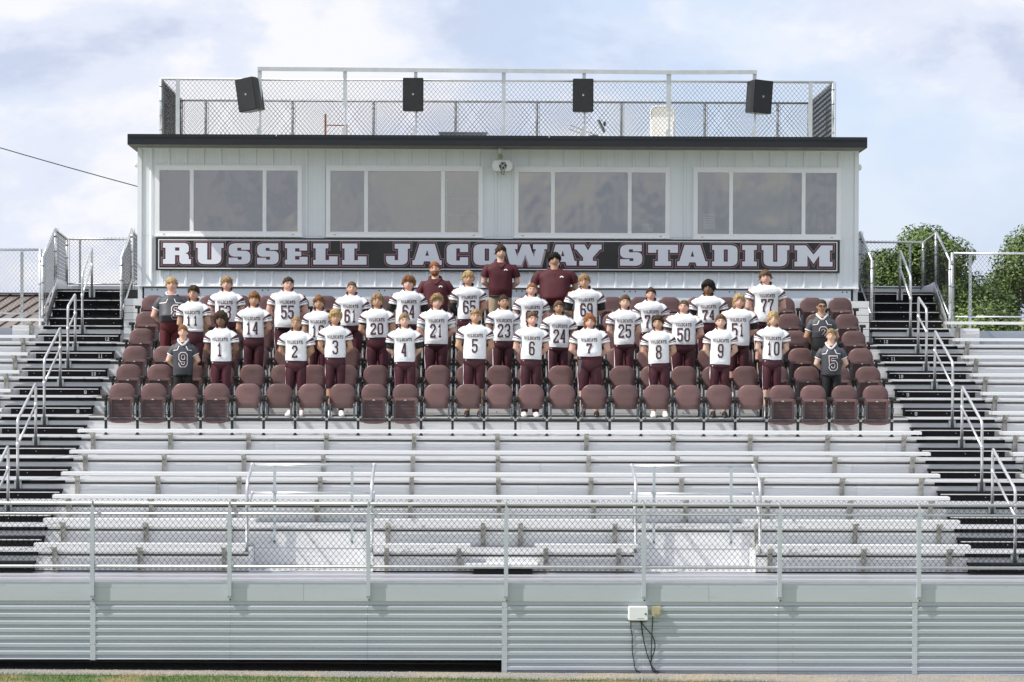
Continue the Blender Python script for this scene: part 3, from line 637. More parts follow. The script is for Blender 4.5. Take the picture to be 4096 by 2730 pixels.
for sx, side in ((-1, 'left'), (1, 'right')):
    t = thing('stair_fence', 'chain link enclosure around the stair landing %s of the press box' % side, 'fence', (sx*7.4, 5.9, 4.9), 'chain link fences at the top of the aisles')
    xo, xi = sx*8.10, sx*6.70
    for x in (xo, xi):
        fence_panel(t, (x, 4.50), (x, 5.90), 4.90, 5.90, 5.50, 6.44); fence_panel(t, (x, 5.94), (x, 7.28), 5.50, 6.42, 5.43, 6.29)
        fpost(t, x, 4.47, 4.70 if x == xo else 4.82, 5.90); fpost(t, x, 5.92, 5.34, 6.45); fpost(t, x, 7.30, 5.34, 6.30)
    fence_panel(t, (min(xo, xi)+.03, 7.33), (max(xo, xi)-.03, 7.33), 5.44, 6.29, 5.44, 6.29)
    m = MB(); xm = sx*7.86; m.box(xm-.02, xm+.02, 7.34, 7.37, 5.38, 6.28); m.build('flat_post', 'galv', t)
    t = thing('rear_fence', 'straight chain link fence behind the top bench, %s of the aisle' % side, 'fence', (sx*9.2, 4.62, 4.75), 'chain link fences at the top of the aisles')
    fence_panel(t, (sx*8.19, 4.62), (sx*10.6, 4.62), 4.89, 6.03, 4.89, 6.03)
    fpost(t, sx*8.165, 4.62, 4.40, 6.045, .03)
    for xx in (8.50, 9.55): m = MB(); m.box(sx*xx-.026, sx*xx+.026, 4.655, 4.68, 4.40, 6.0); m.build('flat_post', 'galv', t)

# ---------------------------------------------------------------- press box
YW = 5.0
pb = thing('press_box', 'pale blue grey metal sided press box with four wide windows and black eave', 'press box', (0, 6.8, 4.6))
XL, XR = -6.48, 6.53
WIN = [(-6.161, -3.522, 6.305, 7.557, (-5.505, -4.196)), (-3.089, -.265, 6.303, 7.557, (-2.368, -.982)), (.300, 3.108, 6.300, 7.550, (.999, 2.386)), (3.536, 6.203, 6.290, 7.557, (4.218, 5.530))]
def siding(x0, x1, z0, z1, y=YW, parent=None, name='wall_panel'):
    xs = [(x0, 0)]
    k = math.ceil((x0+6.228-.03)/.31)
    while True:
        c = -6.228+.31*k
        if c-.03 > x1: break
        for dx, dy in ((-.032, 0), (-.014, -.030), (.014, -.030), (.032, 0), (.098, 0), (.102, -.004), (.112, -.004), (.116, 0), (.194, 0), (.198, -.004), (.208, -.004), (.212, 0)):
            if x0 < c+dx < x1: xs.append((c+dx, dy))
        k += 1
    xs.append((x1, 0)); vs = []; fs = []
    for x, dy in xs: vs += [(x, y+dy, z0), (x, y+dy, z1)]
    for i in range(len(xs)-1): fs.append((2*i, 2*i+2, 2*i+3, 2*i+1))
    m = MB(); m.add(vs, fs); return m.build(name, 'siding', parent or pb)
# sheets about a metre wide above and below the windows, narrow sheets between them
edges = [XL+.075] + [-6.228-.155+.93*k for k in range(1, 14)] + [XR-.075]
for a, b in zip(edges[:-1], edges[1:]):
    siding(a, b, 7.555, 7.90); siding(a, b, 5.40, 6.305)
for a, b in ((XL+.075, WIN[0][0]), (WIN[0][1], WIN[1][0]), (WIN[1][1], WIN[2][0]), (WIN[2][1], WIN[3][0]), (WIN[3][1], XR-.075)): siding(a, b, 6.302, 7.556)
for x in (XL, XR-.075):
    m = MB(); m.box(x, x+.075, YW-.026, YW+.05, 5.40, 7.90); m.build('corner_trim', 'siding', pb)
m = MB(); m.box(XL-.01, XR+.01, YW-.035, YW+.02, 5.384, 5.399); m.build('base_trim', 'vinyl', pb)
m = MB(); m.box(XL+.02, XR-.02, YW-.024, YW-.002, 7.862, 7.899); m.build('head_trim', 'siding', pb)
m = MB(); m.box(-6.36, 6.40, YW+.01, YW+.03, 5.03, 5.350); m.build('base_panel', 'base_panel', pb)
m = MB(); m.box(-6.36, 6.40, YW+.014, YW+.03, 5.352, 5.383); m.build('base_gap', 'soffit', pb)
m = MB()
for x in (-6.22, -6.12, -4.23, -4.13, -2.13, -2.03, .35, .45, .55, 2.3, 2.4, 2.5, 4.2, 4.3, 6.25, 6.33): m.ball((x, YW+.008, 5.325), .013, .008, .013, 8, 5)
m.build('panel_bolts', 'bolt_dark', pb, kind='stuff')
for x, s in ((XL, -1), (XR, 1)):   # side and back walls, floor
    m = MB(); m.box(min(x, x-s*.08), max(x, x-s*.08), YW+.05, 9.0, 5.0, 7.86); m.build('side_wall', 'siding', pb)
m = MB(); m.box(XL, XR, 8.95, 9.03, 5.0, 7.86); m.build('back_wall', 'room', pb)
m = MB(); m.box(XL+.09, XR-.09, YW+.06, 8.94, 5.55, 5.6); m.build('floor', 'room_dark', pb)
m = MB(); m.box(XL+.09, XR-.09, YW+.06, 8.94, 7.70, 7.74); m.build('inner_ceiling', 'room', pb)
for x in (-3.3, .02, 3.32): m = MB(); m.box(x-.05, x+.05, YW+.35, 8.9, 5.61, 7.69); m.build('partition', 'room', pb)
for x0, x1, z0, z1, mu in WIN:
    m = MB(); w = .078; y0, y1 = YW-.045, YW+.03
    m.box(x0, x1, y0, y1, z1-w, z1); m.box(x0, x1, y0, y1, z0, z0+w); m.box(x0, x0+w, y0, y1, z0+w, z1-w); m.box(x1-w, x1, y0, y1, z0+w, z1-w)
    wo = m.build('window', 'vinyl', pb)
    q = MB(); q.box(x0-.02, x1+.02, y0-.02, y1, z0-.022, z0-.001); q.build('sill', 'vinyl', wo)
    q = MB(); q.box(x0-.012, x1+.012, y0+.01, y1, z1+.001, z1+.022); q.build('head_flashing', 'vinyl', wo)
    xs = [x0+w, *mu, x1-w]
    for k in range(2): q = MB(); q.box(mu[k]-.034, mu[k]+.034, y0+.012, y1-.01, z0+w, z1-w); q.build('mullion', 'vinyl', wo)
    for k in range(3):
        a = xs[k]+(.034 if k else 0); b = xs[k+1]-(.034 if k < 2 else 0); q = MB(); q.add([(a, YW, z0+w), (b, YW, z0+w), (b, YW, z1-w), (a, YW, z1-w)], [(0, 1, 2, 3)]); q.build('pane', 'window_glass', wo)
    for xx in (x0+.16, x1-.16): q = MB(); q.box(xx-.02, xx+.02, y0-.004, y0-.0005, z0+.018, z0+.026); q.build('weep_slot', 'bolt_dark', wo)
# roof: a shed roof falling slightly to the back, wide black fascia
rs = -.042; YE, YB = 4.35, 9.4; RX0, RX1 = -6.572, 6.577
zr_ = lambda y, z=8.086: z+rs*(y-YE)
m = MB(); m.prismx([(YE+.02, 7.905), (YB, 7.905+rs*5), (YB, 8.02+rs*5), (YE+.02, 8.03)], RX0+.01, RX1-.01); rf = m.build('roof', 'soffit', pb)
m = MB(); m.prismx([(YE+.005, 8.062), (YB+.02, zr_(YB+.02, 8.062)), (YB+.02, zr_(YB+.02, 8.05)), (YE+.005, 8.05)], RX0+.005, RX1-.005); m.build('roof_deck', 'roof_deck', rf)
m = MB(); m.box(RX0, RX1, YE-.012, YE+.02, 7.901, 8.032); m.build('front_fascia', 'roof_black', rf)
for a, b in ((RX0, -3.95), (-3.93, .9), (.92, RX1)): m = MB(); m.box(a-.001, b+.001, YE-.024, YE+.02, 8.034, 8.087); m.build('drip_edge', 'roof_black', rf)
for x in (RX0, RX1): m = MB(); m.prismx([(YE+.021, 7.901), (YB, 7.901+rs*5), (YB, 8.085+rs*5), (YE+.021, 8.085)], x-.012, x+.012); m.build('side_fascia', 'roof_black', rf)
# two small floodlights on the side walls
for x, s in ((XL, -1), (XR, 1)):
    m = MB(); m.ball((x+s*.055, 5.3, 7.60), .045, .06, .06); m.box(min(x, x+s*.03), max(x, x+s*.03), 5.26, 5.34, 7.5, 7.7); 
    tag(m.build('floodlight', 'device_white', None, True), 'small cream floodlight on the %s side wall of the press box' % ('left' if s < 0 else 'right'), 'floodlight', 'floodlights on the press box')
# inside the press box: counter, shelf, screen, door, notices, bottle
ct = MB(); ct.box(-6.3, 6.3, 5.25, 5.85, 6.22, 6.26); o = ct.build('counter', 'desk'); tag(o, 'long dark counter behind the press box windows', 'counter')
for a, b in ((-6.2, -6.1), (-.1, 0), (6.1, 6.2)): q = MB(); q.box(a, b, 5.4, 5.8, 5.6, 6.219); q.build('leg', 'desk', o)
t = thing('shelf_rack', 'pale shelf rack seen through the second window from the left', 'shelf', (-.62, 6.2, 5.6))
for x in (-.93, -.32):
    for y in (6.05, 6.35): m = MB(); m.box(x-.015, x+.015, y-.015, y+.015, 5.6, 7.4); m.build('upright', 'vinyl', t)
for z in (6.42, 6.72, 7.02): m = MB(); m.box(-.91, -.34, 6.06, 6.34, z, z+.02); m.build('shelf', 'vinyl', t)
t = thing('computer_screen', 'tilted dark computer screen behind the third window from the left', 'screen', (.62, 5.6, 6.26))
m = MB(); m.obox((.60, 5.60, 6.72), (.20, 0, .035), (0, .015, 0), (-.025, 0, .145)); m.build('display', 'room_dark', t)
m = MB(); m.box(.58, .62, 5.60, 5.64, 6.27, 6.62); m.box(.5, .72, 5.52, 5.7, 6.261, 6.275); m.build('stand', 'room_dark', t)
t = thing('inner_door', 'grey door on the back wall of the press box behind the fourth window', 'door', (5.1, 8.9, 5.6))
m = MB(); m.box(4.7, 5.5, 8.88, 8.93, 5.61, 7.35); m.build('door_leaf', 'room_dark', t); m = MB(); m.ball((5.42, 8.85, 6.5), .03, .03, .03); m.build('knob', 'bolt', t)
def notice(label, x, z, w, h, rows):
    m = MB(); m.box(x-w/2, x+w/2, YW+.012, YW+.014, z-h/2, z+h/2); o = tag(m.build('notice', 'paper'), label, 'notice')
    q = MB()
    for k in range(rows): zz = z+h/2-.05-k*(h-.08)/rows; q.box(x-w*.36, x+w*.36-.01*(k % 3), YW+.0095, YW+.0115, zz-.010, zz)
    q.build('printed_lines', 'print_gray', o, kind='stuff')
notice('white printed notice taped in the left pane of the fourth window', 3.83, 6.60, .215, .29, 5)
notice('small notice at the bottom right of the third window', 2.72, 6.48, .20, .15, 2)
for x, z0, lab, nm in ((5.31, 6.262, 'white pump bottle behind the bottom of the fourth window', 'pump_bottle'),):
    t = thing(nm, lab, 'bottle', (x, 5.45, z0)); m = MB(); m.loft([(x, 5.45, z0, .05, .05, 2), (x, 5.45, z0+.14, .05, .05, 2), (x, 5.45, z0+.17, .025, .025, 2), (x, 5.45, z0+.20, .022, .022, 2)], 14); m.build('bottle_body', 'device_white', t, True)
    m = MB(); m.tube([(x, 5.45, z0+.2), (x, 5.45, z0+.25), (x-.05, 5.45, z0+.25)], .01, 6); m.build('pump', 'device_white', t)
m = MB(); m.tube([(2.05, 5.4, 6.27), (2.10, 5.4, 6.33), (2.22, 5.4, 6.37), (2.34, 5.4, 6.36)], .014, 8); m.ball((2.40, 5.4, 6.345), .07, .05, .035); m.ball((2.05, 5.4, 6.275), .05, .05, .012)
tag(m.build('desk_lamp', 'device_white', None, True), 'low white desk lamp at the bottom of the third window', 'lamp')
# camera unit under the eave
t = thing('camera_unit', 'white twin lens camera unit on a short pipe under the eave', 'camera', (.08, 4.72, 7.85))
m = MB(); m.tube([(.04, 4.80, 7.90), (.04, 4.80, 7.80)], .026, 12); m.tube([(.045, 4.80, 7.80), (.045, 4.78, 7.72)], .02, 8); m.build('mount_pipe', 'device_white', t, True)
m = MB(); m.ball((.05, 4.78, 7.735), .043, .04, .045); m.build('swivel', 'device_tan', t, True)
m = MB(); m.prism([(-.055, 7.475), (.215, 7.475), (.262, 7.52), (.262, 7.60), (.225, 7.662), (-.06, 7.662), (-.098, 7.60), (-.098, 7.52)], 4.66, 4.84); h = m.build('housing', 'device_white', t)
m = MB(); m.prism([(.06, 7.485), (.125, 7.485), (.165, 7.57), (.125, 7.64), (.06, 7.64), (.02, 7.56)], 4.648, 4.657); m.build('lens_plate', 'room_dark', h)
for x, z in ((.085, 7.605), (.098, 7.53)):
    m = MB(); m.tube([(x, 4.63, z), (x, 4.657, z)], .036, 16, up=(1, 0, 0)); l_ = m.build('lens', 'device_white', h); m = MB(); m.tube([(x, 4.625, z), (x, 4.6295, z)], .026, 16, up=(1, 0, 0)); m.build('lens_glass', 'lens', h)
m = MB(); m.tube([(.06, 4.74, 7.475), (.07, 4.74, 7.42), (.11, 4.74, 7.42), (.12, 4.74, 7.475)], .006, 5); m.build('cable_loop', 'cable', t)
m = MB(); m.box(.0, .09, 4.79, YW-.027, 7.84, 7.88); m.build('wall_arm', 'device_white', t)

# ---------------------------------------------------------------- stadium sign
sg = thing('stadium_sign', 'long black sign with white and maroon block letters below the windows', 'sign', (0, YW-.06, 5.67))
m = MB(); m.box(-6.146, 6.187, YW-.062, YW-.026, 5.674, 6.265); m.build('sign_panel', 'sign_black', sg)
b0, b1, c0, c1, bw = -6.10, 6.142, 5.706, 6.234, .016; m = MB(); y0, y1 = YW-.066, YW-.0621
m.box(b0, b1, y0, y1, c1-bw, c1); m.box(b0, b1, y0, y1, c0, c0+bw); m.box(b0, b0+bw, y0, y1, c0+bw, c1-bw); m.box(b1-bw, b1, y0, y1, c0+bw, c1-bw); m.build('sign_border', 'vinyl', sg)
LET = [('R', -6.05, -5.475), ('U', -5.46, -4.89), ('S', -4.87, -4.41), ('S', -4.36, -3.90), ('E', -3.86, -3.38), ('L', -3.35, -2.84), ('L', -2.83, -2.32), ('J', -2.04, -1.535), ('A', -1.565, -.965), ('C', -.95, -.49), ('O', -.465, .09), ('W', .065, .935), ('A', .895, 1.465), ('Y', 1.355, 1.915), ('S', 2.18, 2.65), ('T', 2.685, 3.295), ('A', 3.21, 3.83), ('D', 3.84, 4.37), ('I', 4.385, 4.72), ('U', 4.735, 5.31), ('M', 5.33, 6.09)]
OUTL = {'T': [(0,1),(1,1),(1,.62),(.67,.62),(.67,.22),(.77,.22),(.77,0),(.23,0),(.23,.22),(.33,.22),(.33,.62),(0,.62)],
 'E': [(0,1),(.98,1),(.98,.64),(.72,.62),(.72,.39),(1,.37),(1,0),(0,0),(0,.22),(.1,.22),(.1,.77),(0,.77)],
 'S': [(.98,1),(.27,1),(.11,.95),(.03,.87),(0,.76),(0,.56),(.04,.46),(.12,.38),(0,.31),(0,0),(.73,0),(.88,.04),(.97,.13),(1,.25),(1,.44),(.97,.54),(.89,.62),(.98,.69)],
 'C': [(1,1),(.27,1),(.12,.96),(.03,.88),(0,.76),(0,.24),(.03,.12),(.12,.04),(.27,0),(1,0),(1,.37),(.45,.37),(.45,.62),(1,.62)],
 'J': [(.36,1),(1,1),(1,.77),(.9,.77),(.9,.24),(.86,.10),(.77,.03),(.63,0),(.22,0),(.09,.04),(.02,.12),(0,.22),(0,.42),(.5,.42),(.5,.77),(.36,.77)],
 'L': [(0,1),(.62,1),(.62,.77),(.50,.77),(.50,.39),(1,.39),(1,0),(0,0),(0,.22),(.1,.22),(.1,.77),(0,.77)]}
for k, (ch, xa, xb) in enumerate(LET):
    i_ = .036; P_ = [[(xa+i_+(xb-xa-2*i_)*x, 5.790+(6.168-5.790)*z) for x, z in poly] for poly in FONT[ch]]
    yk = YW-.0645-.0004*(k % 2)
    BO = [(xa+i_+(xb-xa-2*i_)*x, 5.790+(6.168-5.790)*z) for x, z in OUTL.get(ch, FONT[ch][0])]; outer = [offset_poly(BO, .036)] + [offset_poly(p, -.020) for p in P_[1:] if ch not in 'R']; mid = [offset_poly(BO, .029)]
    glyph_mesh('letter_edge', outer[:1], 'sign_pink', yk, sg, .003); mo = glyph_mesh('letter_outline', mid, 'sign_maroon', yk-.004, sg, .003)
    lt = glyph_mesh('letter', P_, 'sign_white', yk-.008, sg, .004)
    for h_ in P_[1:]:
        if ch in 'OD': glyph_mesh('letter_eye', [offset_poly(h_, -.029)], 'sign_pink', yk-.0075, sg, .002); glyph_mesh('letter_eye', [offset_poly(h_, -.034)], 'sign_black', yk-.0105, sg, .002)

# ---------------------------------------------------------------- roof terrace: fence, frame, speakers, odds and ends
rfz = lambda y: zr_(y, 8.064)
t = thing('roof_fence', 'chain link fence round the press box roof terrace', 'fence', (0, 6.3, 8.05))
def rail(name, pts, r, mt='galv'): m = MB(); m.tube(pts, r, 8); return m.build(name, mt, t, True)
FX = (-6.02, 6.005); yf_, yb_ = 4.62, 8.0
rail('top_rail', [(FX[0], yf_, 9.088), (FX[1], yf_, 9.086)], .024); rail('top_rail', [(FX[0], yb_, 8.965), (FX[1], yb_, 8.965)], .02, 'rail_backlit')
for x in FX: rail('side_rail', [(x, yf_, 9.085), (x, yb_, 8.965)], .02, 'rail_backlit')
rail('bottom_rail', [(FX[0], yb_, 8.02), (FX[1], yb_, 8.02)], .015)
for x, y, z in [(FX[0], yf_, 9.09), (FX[1], yf_, 9.09)] + [(x, yb_, 8.965) for x in (-6.02, -5.56, -3.9, -2.35, -.78, .78, 2.4, 4.0, 5.4, 6.0)]: fpost(t, x, y, rfz(y), z, .024, 'galv' if y < 5 else 'rail_backlit')
for x in (-5.72, 5.60): m = MB(); m.box(x-.035, x+.035, yf_-.02, yf_+.02, rfz(yf_), 9.1); m.build('flat_post', 'galv', t)
m = MB(); chain_link(m, (FX[0], yf_+.026, 8.075), (FX[1]-FX[0], 0, 0), (0, 0, 1.035)); m.build('wire_mesh', 'wire', t, kind='stuff')
m = MB(); chain_link(m, (FX[0], yb_-.026, 7.935), (FX[1]-FX[0], 0, 0), (0, 0, 1.055)); m.build('wire_mesh', 'wire', t, kind='stuff')
for x in FX: m = MB(); chain_link(m, (x, yf_+.03, 8.06), (0, yb_-yf_-.06, -.125), (0, 0, 1.03)); m.build('wire_mesh', 'wire', t, kind='stuff')
for x in (-6.11, 6.10): m = MB(); m.box(x-.02, x+.02, 6.1, 6.14, rfz(6.1), 8.75); m.build('flat_post', 'galv', t)
t = thing('roof_frame', 'tall aluminium channel frame standing along the roof front', 'frame', (.1, 4.5, 8.08))
FP = [(-4.25, 9.262), (-2.73, 9.257), (-1.47, 9.252), (.10, 9.248), (1.535, 9.243), (3.05, 9.235), (4.585, 9.248)]
m = MB()
for (xa, za), (xb, zb) in zip(FP[:-1], FP[1:]): m.bar((xa-(.036 if xa < -4 else 0), 4.47, za), (xb+(.036 if xb > 4.5 else 0), 4.47, zb), .045, .07)
m.build('top_channel', 'galv', t)
for k, (x, z) in enumerate(FP):
    w = (.036, .034, .03, .034, .03, .042, .032)[k]; m = MB(); m.box(x-w, x+w, 4.495, 4.53, 8.66 if k in (0, 2, 4, 6) else 8.6, z+.03); m.box(x-.005, x+.028, 4.50, 4.53, rfz(4.5), 8.66 if k in (0, 2, 4, 6) else 8.6); p = m.build('post', 'galv', t)
    m = MB(); m.prism([(x-.05, rfz(4.5)), (x-.006, rfz(4.5)), (x-.006, rfz(4.5)+.19), (x-.05, rfz(4.5)+.14)], 4.50, 4.512); m.build('gusset', 'galv', p)
    m = MB(); m.box(x-.06, x+.06, 4.47, 4.56, rfz(4.5)-.002, rfz(4.5)+.008); m.build('base_plate', 'galv', p)
def speaker(label, x, z, yaw, roll, w=.367, h=.59, d=.36):
    t = thing('loudspeaker', label, 'loudspeaker', (x, 4.32, z-h/2), 'loudspeakers on the roof frame')
    m = MB(); poly = rounded(w, h, .02, 3, 0, h/2); inner = [(a*.82, (b-h/2)*.96+h/2) for a, b in poly]; n = len(poly)
    vs = [(a, 0, b) for a, b in poly] + [(a, d*.35, b) for a, b in poly] + [(a, d, b) for a, b in inner]; fs = [tuple(range(n))] + [tuple(range(3*n-1, 2*n-1, -1))]
    for r_ in range(2): fs += [(r_*n+i, (r_+1)*n+i, (r_+1)*n+(i+1) % n, r_*n+(i+1) % n) for i in range(n)]
    m.add(vs, fs); m.build('cabinet', 'speaker_black', t, local=True)
    q = MB(); q.prism(rounded(w*.93, h*.95, .015, 3, 0, h/2), -.008, -.001); q.build('grille', 'steel_black', t, local=True)
    q = MB(); q.box(-.018, .018, -.012, -.0085, h/2+.012, h/2+.018); q.box(-.014, .014, -.012, -.0085, h/2-.012, h/2+.004); q.build('badge', 'plate', t, local=True)
    q = MB(); q.box(-.03, .03, d*.9, d+.16, h/2-.05, h/2+.05); q.build('mount', 'galv_dark', t, local=True)
    t.rotation_euler = (0, R(roll), R(yaw))
speaker('loudspeaker tilted outward at the left end of the roof frame', -4.44, 8.80, -24, -9)
speaker('upright loudspeaker, second from the left on the roof frame', -1.513, 8.81, 0, 0)
speaker('upright loudspeaker, third from the left on the roof frame', 1.512, 8.81, 0, 0)
speaker('loudspeaker turned to the side at the right end of the roof frame', 4.70, 8.80, 22, 4)
z0 = rfz(4.95)
m = MB(); m.box(-3.12, -3.085, 4.95, 4.98, z0, z0+.46); m.bar((-3.08, 4.965, z0+.26), (-2.72, 4.965, z0+.255), .02, .02); m.box(-2.74, -2.71, 4.95, 4.98, z0, z0+.27)
tag(m.build('rusty_stand', 'rust'), 'low rust red steel stand on the roof', 'stand')
m = MB(); m.box(-1.05, -.20, 4.85, 5.15, rfz(4.9)-.005, rfz(4.9)+.115); m.box(-1.07, -.18, 4.83, 5.17, rfz(4.9)+.115, rfz(4.9)+.14); tag(m.build('roof_hatch', 'galv_dark'), 'flat grey curb box lying on the roof left of centre', 'box')
t = thing('dish_antenna', 'small grey dish antenna folded on the roof right of centre', 'antenna', (1.72, 4.95, z0))
m = MB(); m.tube([(1.30, 4.95, z0+.28), (1.78, 4.95, z0+.10)], .012, 6); m.tube([(1.28, 4.95, z0+.21), (1.5, 4.95, z0+.13)], .012, 6); m.build('arm', 'galv', t)
m = MB(); m.obox((1.87, 4.95, z0+.26), (.018, 0, .008), (0, .14, 0), (-.055, 0, .11)); m.ball((1.93, 4.95, z0+.31), .03, .06, .05); m.build('dish', 'galv_dark', t)
m = MB(); m.box(1.66, 1.80, 4.88, 5.02, z0, z0+.10); m.build('foot', 'galv_dark', t)
t = thing('folding_chair', 'cream metal folding chair standing on the roof', 'folding chair', (3.05, 5.1, rfz(5.1)))
cz = rfz(5.1); poly = rounded(.42, .62, .10, 5, 2.98, cz+.31+.02)
m = MB(); m.tube([(x, 5.1, z) for x, z in poly], .014, 8, closed=True, up=(0, 1, 0)); m.build('frame', 'chair_cream', t, True)
m = MB(); m.prism(rounded(.39, .16, .06, 4, 2.98, cz+.54, .02), 5.09, 5.105); m.build('back_rest', 'chair_cream', t)
m = MB(); m.obox((2.98, 5.0, cz+.25), (.19, 0, 0), (0, .05, .19), (0, .012, -.004)); m.build('seat', 'chair_cream', t)
for s in (-1, 1): m = MB(); m.tube([(2.98+s*.2, 4.93, cz), (2.98+s*.2, 5.12, cz+.45)], .012, 6); m.build('leg', 'chair_cream', t)
# overhead cable
m = MB(); pts = []
for i in range(25):
    u = i/24; x = -24+17.5*u; pts.append((x, 6.2+.0*u, 7.20+.75*((-6.5-x)/2.5)*.92 + .045*((-6.5-x)/2.5)*((-6.5-x)/2.5-1)*.6))
m.tube(pts, .010, 6); tag(m.build('overhead_cable', 'cable', None, True), 'thin black cable running from the press box to the upper left', 'cable')

# ---------------------------------------------------------------- boxes on the skirt
t = thing('control_box', 'white weatherproof control box on the corrugated skirt', 'control box', (1.85, -6.36, .73))
m = MB(); yb0 = YF-.002
prof = rounded(.272, .198, .02, 3, 1.85, .829); prof2 = rounded(.25, .178, .015, 3, 1.855, .829); n_ = len(prof)
m.add([(x, yb0, z) for x, z in prof] + [(x, yb0-.07, z) for x, z in prof] + [(x, yb0-.085, z) for x, z in prof2], [tuple(range(2*n_, 3*n_))] + [(i, (i+1) % n_, n_+(i+1) % n_, n_+i) for i in range(n_)] + [(n_+i, n_+(i+1) % n_, 2*n_+(i+1) % n_, 2*n_+i) for i in range(n_)]); m.build('box_body', 'box_white', t)
m = MB(); m.tube([(1.955, yb0-.092, .825), (1.955, yb0-.0855, .825)], .013, 12, up=(1, 0, 0)); m.build('lock', 'bolt_dark', t)
m = MB(); m.box(1.84, 1.935, yb0-.0865, yb0-.0853, .757, .763); m.build('printed_mark', 'leaf', t)
t = thing('junction_box', 'small yellowed junction box beside the white control box', 'junction box', (2.105, -6.36, .79))
m = MB(); m.prism(rounded(.132, .138, .02, 3, 2.105, .859), YF-.075, YF-.002); m.build('box_body', 'box_yellow', t)
m = MB(); m.prism(rounded(.09, .095, .012, 3, 2.105, .864), YF-.082, YF-.0755); m.build('cover', 'device_tan', t)
CB = [('black cable hanging straight from the left of the white control box', [(1.752, .73), (1.757, .60), (1.775, .52), (1.775, .36), (1.778, .28), (1.80, .16), (1.815, .06), (1.84, .02), (1.90, .005)], .007),
      ('black cable curving from the middle of the control box to the ground', [(1.885, .73), (1.905, .66), (1.92, .52), (1.945, .40), (1.98, .26), (2.03, .13), (2.06, .03), (2.12, .0)], .008),
      ('black cable bowing to the right below the two boxes', [(1.89, .73), (1.935, .65), (2.0, .58), (2.05, .52), (2.085, .44), (2.09, .36), (2.075, .28), (2.04, .20), (2.03, .12), (2.10, .03), (2.16, -.005), (2.24, -.005)], .008),
      ('thin black cable dropping from the yellowed junction box', [(2.057, .79), (2.055, .70), (2.046, .55), (2.04, .40), (2.042, .30), (2.035, .20), (2.03, .14), (2.07, .02), (2.10, .0)], .007)]
for k, (lab, pts, r_) in enumerate(CB):
    m = MB(); P3 = []
    for i in range(len(pts)-1):
        for u in (0, .33, .66):
            P3.append((pts[i][0]+(pts[i+1][0]-pts[i][0])*u, YF-.012-.008*k, pts[i][1]+(pts[i+1][1]-pts[i][1])*u))
    P3.append((pts[-1][0], YF-.05-.02*k, gz(2)+.008)); m.tube(P3, r_, 6); tag(m.build('hanging_cable', 'cable', None, True), lab, 'cable', 'cables below the control box')

# ---------------------------------------------------------------- house roof on the left, trees on the right
hb = thing('metal_roof_house', 'low house with a brown standing seam metal roof behind the left fence', 'house', (-14, 24, 0))
ang = R(38); dx = Vector((math.cos(ang), -math.sin(ang), 0)); dy = Vector((math.sin(ang), math.cos(ang), 0)); rc = Vector((-13.2, 26.0, 0))
rid = 5.28; eav = 3.3; half = 4.2; Lr = 11
m = MB(); pr = lambda a, b, z: tuple(rc+dx*a+dy*b+Vector((0, 0, z)))
m.add([pr(-Lr, -half, eav), pr(Lr, -half, eav), pr(Lr, 0, rid), pr(-Lr, 0, rid), pr(-Lr, half, eav), pr(Lr, half, eav)], [(0, 1, 2, 3), (3, 2, 5, 4)]); ro = m.build('roof', 'roof_brown', hb)
for i in range(46):
    a = -Lr+.2+i*.48; m = MB(); m.bar(Vector(pr(a, -half, eav))+Vector((0, 0, .015)), Vector(pr(a, 0, rid))+Vector((0, 0, .015)), .05, .035); m.build('seam', 'seam_dark', ro)
m = MB(); m.bar(Vector(pr(-Lr, 0, rid+.03)), Vector(pr(Lr, 0, rid+.03)), .3, .05); m.build('ridge_cap', 'seam_dark', ro)
m = MB(); mk = lambda a, b: rc+dx*a+dy*b
for a0, b0_, a1, b1_ in ((-Lr+.3, -half+.4, Lr-.3, -half+.4), (Lr-.3, -half+.4, Lr-.3, half-.4), (Lr-.3, half-.4, -Lr+.3, half-.4), (-Lr+.3, half-.4, -Lr+.3, -half+.4)):
    A, B = mk(a0, b0_), mk(a1, b1_); m.add([A, B, B+Vector((0, 0, eav+.1)), A+Vector((0, 0, eav+.1))], [(0, 1, 2, 3)])
m.build('wall', 'siding', hb)

